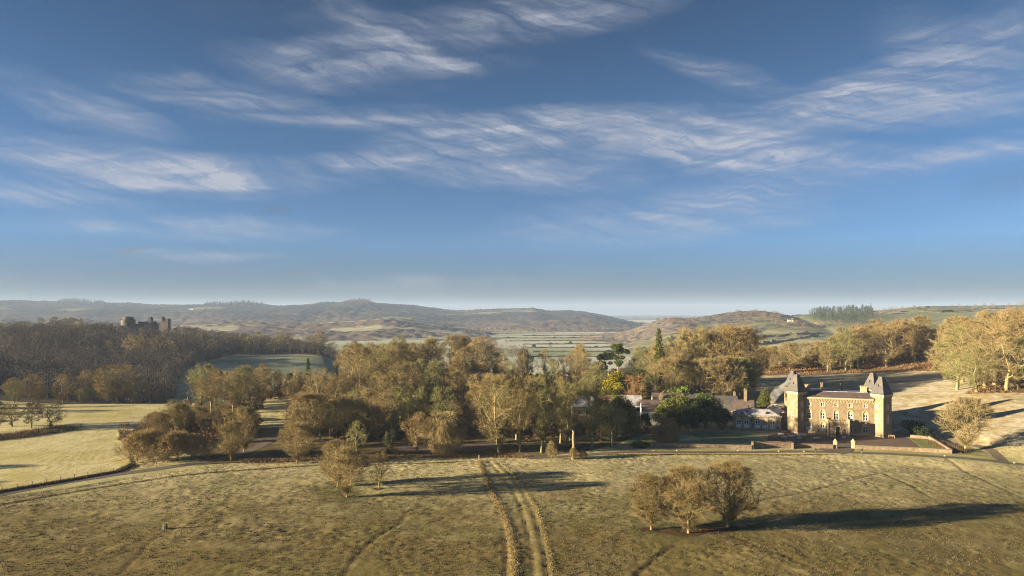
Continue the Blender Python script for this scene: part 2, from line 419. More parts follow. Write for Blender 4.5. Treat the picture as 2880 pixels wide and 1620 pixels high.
def dline(X, Y, pts):
    """distance to a polyline and arc position"""
    d = np.full(X.shape, 1e9)
    for (x1, y1), (x2, y2) in zip(pts[:-1], pts[1:]):
        L2 = (x2 - x1) ** 2 + (y2 - y1) ** 2
        t = np.clip(((X - x1) * (x2 - x1) + (Y - y1) * (y2 - y1)) / L2, 0, 1)
        d = np.minimum(d, np.hypot(X - x1 - t * (x2 - x1), Y - y1 - t * (y2 - y1)))
    return d
def curve(pts, n=60):
    pts = np.array(pts, float); t = np.r_[0, np.cumsum(np.hypot(*np.diff(pts, axis=0).T))]
    # Catmull-like smoothing: resample then average
    u = np.linspace(0, t[-1], n); x = np.interp(u, t, pts[:, 0]); y = np.interp(u, t, pts[:, 1])
    for _ in range(3):
        x[1:-1] = (x[:-2] + 2 * x[1:-1] + x[2:]) / 4; y[1:-1] = (y[:-2] + 2 * y[1:-1] + y[2:]) / 4
    return list(zip(x, y))
# the mown track: tussock ridge, two wheel ruts and a sunken sheep path
RIDGE = curve(GL([(1348,1298),(1358,1330),(1382,1380),(1412,1440),(1436,1500),(1448,1560),(1450,1618),(1448,1700)]), 70)
TRACK = curve(GL([(1385,1298),(1420,1330),(1455,1375),(1482,1430),(1502,1500),(1515,1560),(1520,1619),(1522,1700)]), 70)
PATHS = [curve(GL(p), 60) for p in (
    [(1364,1362),(1372,1385),(1392,1415),(1410,1455),(1422,1500),(1424,1550),(1420,1600),(1422,1700)],
    [(340,1618),(362,1590),(395,1560),(405,1540),(425,1522),(452,1510)],
    [(965,1620),(990,1580),(1020,1545),(1050,1520),(1100,1490),(1125,1478),(1140,1440),(1180,1430)],
    [(1785,1618),(1830,1580),(1870,1550),(1900,1530)],
    [(2065,1508),(2110,1530),(2200,1565),(2280,1600),(2330,1625)],
    [(2130,1410),(2250,1388),(2400,1350),(2480,1330)],
    [(2480,1330),(2570,1370),(2620,1400)],
    [(700,1430),(800,1418),(880,1408),(950,1400)],
    [(2660,1296),(2720,1330),(2880,1400)])]
sub = (GY > 70) & (GY < 240) & (np.abs(GX) < 200)
sx_, sy_ = GX[sub], GY[sub]
dz = np.zeros(sx_.shape)
wob = (fbm(sx_ / 3, sy_ / 3, 5, 2) - .5)
dr = dline(sx_, sy_, RIDGE); dt = dline(sx_, sy_, TRACK)
tr_off = dt
dz += .08 * np.exp(-(dr / .9) ** 2)
for off in (1.1,):
    dz -= .13 * np.exp(-((np.abs(dt) - off) / .38) ** 2)
dpath = np.full(sx_.shape, 1e9)
for p_ in PATHS: dpath = np.minimum(dpath, dline(sx_, sy_, p_) + wob * .25)
dz -= .11 * np.exp(-(dpath / .36) ** 2)
GZ2[sub] += dz
# colours of the ground (grass, frost, litter, soil)
def C(*c): return np.array(c)
col = np.zeros(GX.shape + (3,))
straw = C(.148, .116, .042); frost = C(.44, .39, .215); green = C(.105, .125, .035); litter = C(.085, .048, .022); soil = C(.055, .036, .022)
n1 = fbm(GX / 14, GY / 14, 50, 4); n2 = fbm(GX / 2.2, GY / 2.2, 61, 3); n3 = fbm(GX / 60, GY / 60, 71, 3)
fr = np.clip(.0 + .98 * sstep(114, 205, GY) + (n1 - .5) * .45 + (n2 - .5) * .6, 0, 1)         # share of frost colour, rising from the front field up to the house
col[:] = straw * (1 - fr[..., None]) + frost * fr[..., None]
gm = sstep(.45, .75, fbm(GX / 9, GY / 9, 44, 3))[..., None] * .22
col = col * (1 - gm) + green * gm
def setc(mask, c1, c2, nn, lo=.3, hi=.7):
    t = sstep(lo, hi, nn)[mask][:, None]; col[mask] = c1 * (1 - t) + c2 * t
setc(m_left, C(.39,.345,.135), C(.49,.45,.25), n1 * .6 + n2 * .4)
setc(m_verge, C(.25,.245,.09), C(.37,.35,.17), n1)
setc(m_lawn, C(.15,.19,.085), C(.27,.31,.17), n1)
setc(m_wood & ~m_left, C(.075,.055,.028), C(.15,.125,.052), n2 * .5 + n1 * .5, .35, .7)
setc(m_past, C(.30,.24,.12), C(.47,.43,.32), n2 * .6 + n1 * .4)
setc(m_brack, C(.095,.052,.024), C(.20,.125,.055), n2 * .5 + n1 * .5)
setc(m_park, C(.13,.10,.095), C(.19,.15,.145), n1)
setc(m_val, C(.17,.20,.13), C(.25,.28,.20), n1)
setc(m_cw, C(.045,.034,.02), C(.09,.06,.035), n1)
far = GY > 560
mfar = far & ~m_cw & ~m_val & ~m_brack
pf = fbm(GX / 260, GY / 120, 90, 3)
setc(mfar, C(.24,.28,.15), C(.46,.47,.38), pf, .3, .6)
# green rings (no frost) and leaf litter under the open-grown trees, bare soil at the stone
def ring(px, py, r, c, sq=1.0, soft=.4):
    x, y = G(px, py); d = np.hypot((GX - x), (GY - y) * sq) + (n2 - .5) * r * .9
    w = sstep(r, r * (1 - soft), d)[..., None]; col[:] = col * (1 - w) + c * w
for px, py, r in [(1832,1490,8),(1937,1500,9),(2050,1485,10),(976,1398,9),(950,1370,9),(2715,1268,10)]: ring(px, py, r, C(.10, .098, .036), 1, .85)
for px, py, r in [(1832,1489,3.2),(1890,1496,3.6),(1945,1499,4.4),(2000,1493,4.6),(2050,1484,5),(976,1398,2.2),(1066,1375,2.6),(463,1490,1.6)]: ring(px, py, r, litter * .8, 1.6, .6)
ds = np.full(GX.shape, 1e9); ds[sub] = dpath
w_ = (sstep(.6, .15, ds) * .6)[..., None]; col = col * (1 - w_) + soil * w_
ds[:] = 1e9; ds[sub] = dr; w_ = (sstep(1.5, .5, ds) * .6)[..., None]; col = col * (1 - w_) + C(.36,.28,.12) * w_
ds[:] = 1e9; ds[sub] = dt; w_ = (sstep(2.6, 1.6, ds) * .45)[..., None]; col = col * (1 - w_) + C(.26,.21,.085) * w_

ny, nx = GX.shape
idx = np.arange(ny * nx).reshape(ny, nx)
F = np.stack([idx[:-1, :-1], idx[:-1, 1:], idx[1:, 1:], idx[1:, :-1]], -1).reshape(-1, 4)
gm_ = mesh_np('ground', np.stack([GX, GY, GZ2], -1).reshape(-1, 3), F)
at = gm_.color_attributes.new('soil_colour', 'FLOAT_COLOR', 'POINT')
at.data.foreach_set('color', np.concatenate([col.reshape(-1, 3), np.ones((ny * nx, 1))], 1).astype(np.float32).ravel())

def ground_mat():
    m_ = bpy.data.materials.new('ground_grass'); m_.use_nodes = True
    q = NT(m_.node_tree); out = q.n('ShaderNodeOutputMaterial'); b = q.n('ShaderNodeBsdfPrincipled')
    b.inputs['Roughness'].default_value = .95; b.inputs['Specular IOR Level'].default_value = .1
    a = q.n('ShaderNodeAttribute', attribute_name='soil_colour'); g = q.n('ShaderNodeNewGeometry')
    n_ = q.noise(g.outputs['Position'], 1.3, 5, .7); n2_ = q.noise(g.outputs['Position'], .16, 4, .6)
    k = q.m('MULTIPLY', q.mapr(n_.outputs['Fac'], .3, .7, .72, 1.28), q.mapr(n2_.outputs['Fac'], .3, .7, .86, 1.14))
    kc = q.n('ShaderNodeCombineColor')
    for i in range(3): q.l(k, kc.inputs[i])
    c = q.mixc(1.0, a.outputs['Color'], kc.outputs[0], 'MULTIPLY')
    q.l(c, b.inputs['Base Color'])
    bp = q.n('ShaderNodeBump'); bp.inputs['Strength'].default_value = .55; bp.inputs['Distance'].default_value = .12
    q.l(q.noise(g.outputs['Position'], 2.6, 4, .7).outputs['Fac'], bp.inputs['Height']); q.l(bp.outputs[0], b.inputs['Normal'])
    q.l(b.outputs[0], out.inputs[0]); return m_
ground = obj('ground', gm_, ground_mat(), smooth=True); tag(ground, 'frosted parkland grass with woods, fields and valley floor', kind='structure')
del ground['label']

def gz(X, Y):
    """height of the finished ground sheet"""
    X = np.asarray(X, float); Y = np.asarray(Y, float)
    i = np.clip(np.searchsorted(XL, X) - 1, 0, len(XL) - 2); j = np.clip(np.searchsorted(YL, Y) - 1, 0, len(YL) - 2)
    u = (X - XL[i]) / (XL[i + 1] - XL[i]); v = (Y - YL[j]) / (YL[j + 1] - YL[j])
    return (GZ2[j, i] * (1 - u) + GZ2[j, i + 1] * u) * (1 - v) + (GZ2[j + 1, i] * (1 - u) + GZ2[j + 1, i + 1] * u) * v
def hz(X, Y): return float(gz(np.array([X]), np.array([Y]))[0])
# ---------------------------------------------------------------- far hills
def hill_mat(name, wood, scrub, grass, f_lo, f_hi, gscale):
    m_ = bpy.data.materials.new(name); m_.use_nodes = True
    q = NT(m_.node_tree); out = q.n('ShaderNodeOutputMaterial'); b = q.n('ShaderNodeBsdfPrincipled')
    b.inputs['Roughness'].default_value = .95; b.inputs['Specular IOR Level'].default_value = .05
    a = q.n('ShaderNodeAttribute', attribute_name='soil_colour'); g = q.n('ShaderNodeNewGeometry')
    n_ = q.noise(g.outputs['Position'], gscale, 5, .7)
    k = q.mapr(n_.outputs['Fac'], .3, .7, .6, 1.4); kc = q.n('ShaderNodeCombineColor')
    for i in range(3): q.l(k, kc.inputs[i])
    q.l(q.mixc(1.0, a.outputs['Color'], kc.outputs[0], 'MULTIPLY'), b.inputs['Base Color']); q.l(b.outputs[0], out.inputs[0]); return m_
HM = hill_mat('hill_cover', 0, 0, 0, 0, 0, .03)
def hill(name, sky, Yr, Yf, Yb, res, woodf, seed, canopy, colfn, pw=1.0):
    px = np.array([p[0] for p in sky], float); py = np.array([p[1] for p in sky], float)
    Xs = (px - 1440) / S * Yr; Zs = H - (py - Y0) / S * Yr
    x = np.arange(Xs[0], Xs[-1], res); y = np.arange(Yf, Yb, res)
    X, Y = np.meshgrid(x, y)
    # crest height for this bearing, eased down both ways from the crest line
    crest = np.interp(X * (Yr / Y) * .55 + X * .45, Xs, Zs)
    wav = (fbm(X / 420, Y / 420, seed, 4) - .5) * 2
    t = np.clip((Y - Yf) / (Yr - Yf) + wav * .16 * sstep(Yf, Yf + 300, Y) * sstep(Yr, Yr - 350, Y), 0, 1)
    prof = np.where(Y <= Yr, (t ** pw) * (1.0 - 0.0 * t), 1 - sstep(Yr, Yb, Y) * .9)
    prof = np.where(Y <= Yr, sstep(0, 1, prof) * .5 + prof * .5, prof)
    z = (VAL - 3) + (crest - VAL + 3) * prof
    wd = woodf(X, Y, t)
    cn = (fbm(X / 16, Y / 16, seed + 3, 2) - .35) * canopy + (np.random.default_rng(seed).random(X.shape) - .5) * canopy * .55
    z = z + wd * cn * sstep(0, .08, t)
    c = colfn(X, Y, t, wd)
    ny, nx = X.shape; idx = np.arange(ny * nx).reshape(ny, nx)
    F = np.stack([idx[:-1, :-1], idx[:-1, 1:], idx[1:, 1:], idx[1:, :-1]], -1).reshape(-1, 4)
    me = mesh_np(name, np.stack([X, Y, z], -1).reshape(-1, 3), F)
    at = me.color_attributes.new('soil_colour', 'FLOAT_COLOR', 'POINT')
    at.data.foreach_set('color', np.concatenate([c.reshape(-1, 3), np.ones((ny * nx, 1))], 1).astype(np.float32).ravel())
    o = obj(name, me, HM); tag(o, kind='structure')
    return (X, Y, z)
def mixm(a, b, t): return a * (1 - t[..., None]) + b * t[..., None]
SKY_L = [(-700,850),(-300,850),(0,848),(80,845),(160,849),(250,851),(370,852),(430,858),(480,858),(560,857),(690,852),(740,856),(780,860),(850,858),(890,855),(920,849),(960,851),(985,846),(1010,844),(1040,847),(1060,852),
         (1120,856),(1160,858),(1240,869),(1290,874),(1340,872),(1420,869),(1500,868),(1540,875),(1600,874),(1640,877),(1700,888),(1740,898),(1780,907),(1850,914),(2000,918)]
def woodL(X, Y, t): return np.clip(sstep(.26, .38, fbm(X / 300, Y / 200, 12, 4)) * np.where(t > .93, sstep(.42, .55, fbm(X / 170, Y / 90, 19, 3)), 1), 0, 1)
def colL(X, Y, t, w):
    f = fbm(X / 130, Y / 90, 21, 3); g = mixm(C(.12,.15,.055), C(.22,.22,.12), sstep(.35, .65, f))
    d = mixm(C(.028,.025,.022), C(.125,.092,.066), np.clip(sstep(.55, .1, t) + (fbm(X / 200, Y / 160, 25, 3) - .5) * 1.3, 0, 1))  # upper wood darker: its shaded side is put into the colour
    d = mixm(d, C(.02,.032,.022), sstep(.58, .7, fbm(X / 260, Y / 200, 29, 3)) * .8)
    return mixm(g, d, w)
HL = hill('hills', SKY_L, 4600, 2500, 5000, 11, woodL, 7, 11, colL, .85)
SKY_F = [(-900,893),(600,892),(1500,892),(1720,889),(1800,888),(1950,888),(2100,889),(2300,892),(2900,894),(3800,897)]
hill('hills', SKY_F, 9000, 6500, 9900, 34, lambda X, Y, t: sstep(.4, .5, fbm(X / 300, Y / 300, 41, 3)), 43, 10,
     lambda X, Y, t, w: mixm(mixm(C(.13,.15,.07), C(.2,.2,.12), fbm(X / 220, Y / 150, 45, 3)), C(.06,.055,.04), w))
SKY_R = [(1640,960),(1720,948),(1780,930),(1820,914),(1845,906),(1870,899),(1900,897),(1930,899),(1960,896),(2010,888),(2060,880),(2085,878),(2120,877),(2150,879),(2185,884),(2220,891),(2240,886),(2290,883),(2360,880),(2440,875),
         (2500,870),(2560,864),(2600,861),(2700,860),(2790,859),(2880,857),(3100,850),(3500,840)]
def woodR(X, Y, t):
    u = 1440 + S * X / Y
    a = sstep(.50, .58, fbm(X / 110, Y / 80, 52, 4)) * sstep(2480, 2380, u) * sstep(.30, .42, t)
    b = sstep(1800, 1850, u) * sstep(2230, 2195, u) * sstep(.66, .76, t + (fbm(X / 90, Y / 90, 53, 2) - .5) * .4)
    return np.clip(np.maximum(np.maximum(a * .9, b), sstep(1960, 1930, u) * sstep(.45, .6, t)), 0, 1)
def colR(X, Y, t, w):
    f = fbm(X / 100, Y / 60, 55, 3); g = mixm(C(.12,.14,.06), C(.20,.195,.10), sstep(.35, .65, f))
    g = mixm(g, C(.37,.35,.20), sstep(.5, .2, t) * sstep(.3, .6, fbm(X / 120, Y / 120, 58, 3)))
    d = mixm(C(.065,.056,.046), C(.125,.105,.08), fbm(X / 60, Y / 60, 57, 3))
    d = mixm(d, C(.15,.125,.10), sstep(2000, 1940, 1440 + S * X / Y) * .7)  # knoll paler and greyer: distance haze painted into its colour
    return mixm(g, d, w)
HR = hill('hills', SKY_R, 1950, 820, 2350, 5.5, woodR, 51, 8, colR, .9)
SKY_M = [(150,940),(300,926),(500,913),(700,906),(850,910),(960,905),(1050,899),(1090,895),(1130,899),(1200,910),(1270,920),(1340,930),(1420,945)]
HMID = hill('hills', SKY_M, 2350, 1700, 2800, 9, lambda X, Y, t: sstep(.38, .48, fbm(X / 150, Y / 110, 83, 4)), 81, 9,
     lambda X, Y, t, w: mixm(mixm(C(.22,.22,.13), C(.38,.37,.27), fbm(X / 120, Y / 80, 85, 3)), mixm(C(.07,.055,.045), C(.17,.125,.09), fbm(X / 70, Y / 70, 87, 3)), w))
def hill_at(Hd, px, frac=None, py=None):
    """front-slope point of a hill for a photo pixel"""
    X, Y, Z = Hd
    u = 1440 + S * X / Y; v = Y0 + (H - Z) * S / Y
    d = (u - px) ** 2 + ((v - py) * 1.5) ** 2
    k = np.argmin(d); return X.ravel()[k], Y.ravel()[k], Z.ravel()[k]

# ---------------------------------------------------------------- air
def haze():
    b = MB().box(-14600, 14600, -14600, 14600, -37, 215)
    m_ = bpy.data.materials.new('haze_air'); m_.use_nodes = True
    q = NT(m_.node_tree); out = q.n('ShaderNodeOutputMaterial'); v = q.n('ShaderNodeVolumePrincipled')
    v.inputs['Color'].default_value = (.46, .62, .92, 1); v.inputs['Density'].default_value = HAZE_D; v.inputs['Anisotropy'].default_value = 0.0
    q.l(v.outputs[0], out.inputs['Volume'])
    o = b.build('haze', m_); tag(o, kind='stuff')
HAZE_D = 0.9e-4
if HAZE_D: haze()

# ---------------------------------------------------------------- tree kinds (built once, shared by every tree of that kind)
M_bark = tinted('bark', (.25, .215, .115), .95, .35, 1.2)
M_twig = tinted('twigs', (.230, .195, .102), .95, .30, .35)
M_leaf = tinted('evergreen_leaves', (.050, .062, .020), .8, .45, .8)
M_farwood = tinted('far_woodland', (.155, .130, .095), .95, .5, .05)

def tubes(segs, sides):
    """segs: array (n,8) p0 p1 r0 r1 -> verts, quads"""
    if not len(segs): return np.zeros((0, 3)), np.zeros((0, 4), int)
    s = np.array(segs, float); p0, p1, r0, r1 = s[:, :3], s[:, 3:6], s[:, 6], s[:, 7]
    d = p1 - p0; d /= np.linalg.norm(d, axis=1)[:, None] + 1e-9
    a = np.where(np.abs(d[:, 2:3]) < .9, np.array([[0, 0, 1.]]), np.array([[1., 0, 0]]))
    u = np.cross(d, a); u /= np.linalg.norm(u, axis=1)[:, None]; v = np.cross(d, u)
    an = np.arange(sides) * 2 * np.pi / sides
    ring = u[:, None, :] * np.cos(an)[None, :, None] + v[:, None, :] * np.sin(an)[None, :, None]
    V = np.concatenate([p0[:, None] + ring * r0[:, None, None], p1[:, None] + ring * r1[:, None, None]], 1).reshape(-1, 3)
    n = len(s); base = np.arange(n)[:, None] * 2 * sides; k = np.arange(sides); k2 = (k + 1) % sides
    F = np.stack([base + k, base + k2, base + k2 + sides, base + k + sides], -1).reshape(-1, 4)
    return V, F
def join(parts):
    Vs, Fs, o = [], [], 0
    for V, F in parts:
        if len(V) == 0: continue
        Vs.append(V); Fs.append(np.asarray(F) + o); o += len(V)
    return np.concatenate(Vs), Fs
def twig_tris(P, D, L, w, rg):
    """thin three-cornered twigs"""
    n = len(P); a = rg.normal(size=(n, 3)); u = np.cross(D, a); u /= np.linalg.norm(u, axis=1)[:, None] + 1e-9
    V = np.stack([P - u * w[:, None] / 2, P + u * w[:, None] / 2, P + D * L[:, None]], 1).reshape(-1, 3)
    return V, np.arange(3 * n).reshape(n, 3)
def leaf_cloud(cs, rs, n, size, rg, flat=1.0):
    """small leaf faces through the outer half of clump spheres"""
    cs = np.array(cs, float); rs = np.array(rs, float)
    k = rg.choice(len(cs), n, p=rs ** 2 / np.sum(rs ** 2))
    d = rg.normal(size=(n, 3)); d /= np.linalg.norm(d, axis=1)[:, None]
    p = cs[k] + d * (rs[k] * rg.uniform(.55, 1.08, n))[:, None] * np.array([1, 1, flat])
    a = rg.normal(size=(n, 3)); u = np.cross(d + rg.normal(size=(n, 3)) * .6, a); u /= np.linalg.norm(u, axis=1)[:, None] + 1e-9
    v = np.cross(u, rg.normal(size=(n, 3))); v /= np.linalg.norm(v, axis=1)[:, None] + 1e-9
    sz = size * rg.uniform(.6, 1.4, n)[:, None]
    V = np.stack([p - u * sz, p + u * sz * .9, p + v * sz * 1.3], 1).reshape(-1, 3)
    return V, np.arange(3 * n).reshape(n, 3)

def grow_tree(seed, Ht, Rx, zc, hzz, trunk_h, trunk_r, limbs, nb, nbl, ntw, up=.35, tw_len=(.7, 1.5), tw_w=0.028, lean=0.0, multi=1, droop=0.0, crook=.16):
    """bare winter tree inside an egg-shaped crown; returns trunk mesh data and crown mesh data"""
    rg = np.random.default_rng(seed); rd = random.Random(seed)
    C0 = np.array([lean * .5, 0, zc]); RR = np.array([Rx, Rx, hzz])
    def reach(p, d):
        a = (p - C0) / RR; b = d / RR; A = b @ b; B = a @ b; c_ = a @ a - 1
        disc = B * B - A * c_
        if disc < 0: return .6
        return max(.5, (-B + math.sqrt(disc)) / A)
    big, mid, small = [], [], []; TP, TD, TL, TWd = [], [], [], []
    def unit(v): return v / (np.linalg.norm(v) + 1e-9)
    def path(p, d, L, r, n, jit, upk, store, taper=.45):
        pts = [p]; st = L / n; rr = r
        for k in range(n):
            d = unit(d + rg.normal(size=3) * jit + np.array([0, 0, upk]))
            q_ = p + d * st; r2 = r * (1 - (1 - taper) * (k + 1) / n)
            store.append((*p, *q_, rr, r2)); p, rr = q_, r2; pts.append(p)
        return pts, d, rr
    for mt in range(multi):
        d0 = unit(np.array([lean * .1 + rg.normal() * .04 * (1 + 4 * (multi > 1)), rg.normal() * .04 * (1 + 4 * (multi > 1)), 1.]))
        tr = trunk_r * (1 if multi == 1 else .7)
        big.append((0, 0, -.6, 0, 0, .35, tr * 1.6, tr * 1.15))
        pts, d, r = path(np.array([0, 0, .3]), d0, trunk_h, tr * 1.1, 4, .05, .1, big, .72)
        top = pts[-1]
        # leader goes on up through the crown
        lead, d, r2 = path(top, d, (zc + hzz - trunk_h) * .62, r * .8, 5, crook * .8, .12, big, .3)
        allp = pts[2:] + lead
        for i in range(limbs):
            f = (i + .5) / limbs; base = allp[min(len(allp) - 1, int(f * len(allp)))] + (rg.normal(size=3) * .05)
            an = i * 2.399 + rd.uniform(-.5, .5); el = rd.uniform(-.05, .35) + f * .85
            dd = unit(np.array([math.cos(an) * math.cos(el), math.sin(an) * math.cos(el), math.sin(el)]))
            L = reach(base, dd) * rd.uniform(.72, .95)
            lr = r * rd.uniform(.42, .62) * (1 - .45 * f)
            lp, ld_, _ = path(base, dd, L, lr, 4, crook, up * .16 - droop * .1, big if f < .6 else mid, .3)
            for j in range(nb):
                g_ = rd.uniform(.22, 1.0); kk = min(3, int(g_ * 4)); p_ = lp[kk] + (lp[kk + 1] - lp[kk]) * (g_ * 4 - kk)
                bd = unit(unit(lp[kk + 1] - lp[kk]) * .75 + rg.normal(size=3) * .62 + np.array([0, 0, up * .35 - droop * .3]))
                L2 = min(reach(p_, bd) * rd.uniform(.7, 1.0), Rx * .75)
                bp, bd2, _ = path(p_, bd, L2, lr * .42 * (1.15 - .5 * g_), 3, crook * 1.15, up * .14 - droop * .15, mid, .35)
                for l_ in range(nbl):
                    h_ = rd.uniform(.2, 1.0); k2 = min(2, int(h_ * 3)); p3 = bp[k2] + (bp[k2 + 1] - bp[k2]) * (h_ * 3 - k2)
                    ed = unit(unit(bp[k2 + 1] - bp[k2]) * .8 + rg.normal(size=3) * .6 + np.array([0, 0, up * .3 - droop * .7]))
                    L3 = min(reach(p3, ed) * rd.uniform(.8, 1.05), Rx * .34)
                    e = p3 + ed * L3
                    small.append((*p3, *e, .045, .018))
                    t = rg.uniform(.1, 1.0, ntw); P = p3[None] + (e - p3)[None] * t[:, None]
                    D = ed[None] * 1.0 + rg.normal(size=(ntw, 3)) * .42 + np.array([0, 0, up * .25 - droop * 1.2]); D /= np.linalg.norm(D, axis=1)[:, None]
                    TP.append(P); TD.append(D); TL.append(rg.uniform(*tw_len, ntw)); TWd.append(rg.uniform(.7, 1.3, ntw) * tw_w)
    trunk = join([tubes(big, 6), tubes(mid, 4)])
    crown = join([tubes(small, 3), twig_tris(np.concatenate(TP), np.concatenate(TD), np.concatenate(TL), np.concatenate(TWd), rg)])
    return trunk, crown

KIND = {}     # name -> dict(h, parts [(part_name, mesh, tint?)])
def kind(name, h, parts): KIND[name] = (h, parts)
def bare(name, h, **kw):
    t, c = grow_tree(h=None, **kw) if False else grow_tree(Ht=h, **kw)
    mt = mesh_np(name + '_trunk', *t); mt.materials.append(M_bark)
    mc = mesh_np(name + '_crown', *c); mc.materials.append(M_twig)
    for m_ in (mt,): m_.polygons.foreach_set('use_smooth', np.ones(len(m_.polygons), bool))
    kind(name, h, [('trunk', mt, 'b'), ('crown', mc, 't')])
# open-grown park trees (low forking, rounded)
for k in range(3):
    bare('park%d' % k, 13.0, seed=11 + k, Rx=5.9 + .3 * k, zc=7.9, hzz=5.3, trunk_h=2.4, trunk_r=.26, limbs=15, nb=10, nbl=8, ntw=24, up=.55, tw_len=(.6, 1.3), tw_w=0.019, multi=1)
# big spreading oaks and beeches
for k in range(3):
    bare('broad%d' % k, 20.0, seed=31 + k, Rx=8.2 - .5 * k, zc=11.8, hzz=8.4, trunk_h=4.2 + k, trunk_r=.48, limbs=12, nb=9, nbl=7, ntw=21, up=.35, tw_len=(.8, 1.7), tw_w=0.035)
# woodland trees, drawn up, crowns high
for k in range(3):
    bare('tall%d' % k, 24.0, seed=51 + k, Rx=5.6 + .4 * k, zc=15.6, hzz=8.6, trunk_h=8.5 - k, trunk_r=.40, limbs=11, nb=9, nbl=7, ntw=19, up=.6, tw_len=(.8, 1.7), tw_w=0.034)
# old crooked oaks with pale, heavy limbs
for k in range(2):
    bare('gnarled%d' % k, 17.0, seed=71 + k, Rx=8.0, zc=10.0, hzz=7.2, trunk_h=3.6, trunk_r=.62, limbs=9, nb=7, nbl=7, ntw=23, up=.15, crook=.34, tw_len=(.7, 1.5), tw_w=0.032, lean=1.5)
# young slim trees
for k in range(2):
    bare('slim%d' % k, 9.0, seed=91 + k, Rx=3.1, zc=5.2, hzz=3.9, trunk_h=1.9, trunk_r=.13, limbs=10, nb=6, nbl=5, ntw=17, up=.75, tw_len=(.5, 1.1), tw_w=0.018)
# thicket shrubs, many stems
for k in range(2):
    bare('thicket%d' % k, 6.0, seed=101 + k, Rx=3.8, zc=2.6, hzz=3.4, trunk_h=.5, trunk_r=.12, limbs=8, nb=6, nbl=4, ntw=15, up=.7, multi=3, tw_len=(.6, 1.3), tw_w=0.025)
# weeping tree
bare('weeping', 11.0, seed=121, Rx=5.2, zc=5.6, hzz=5.6, trunk_h=4.0, trunk_r=.4, limbs=12, nb=8, nbl=7, ntw=23, up=.1, droop=1.1, tw_len=(1.2, 2.6), tw_w=0.028)
# light far-off trees
for k in range(3):
    bare('far%d' % k, 18.0, seed=131 + k, Rx=6.6, zc=10.8, hzz=7.4, trunk_h=4.5, trunk_r=.5, limbs=8, nb=5, nbl=4, ntw=15, up=.45, tw_len=(1.2, 2.4), tw_w=0.123)

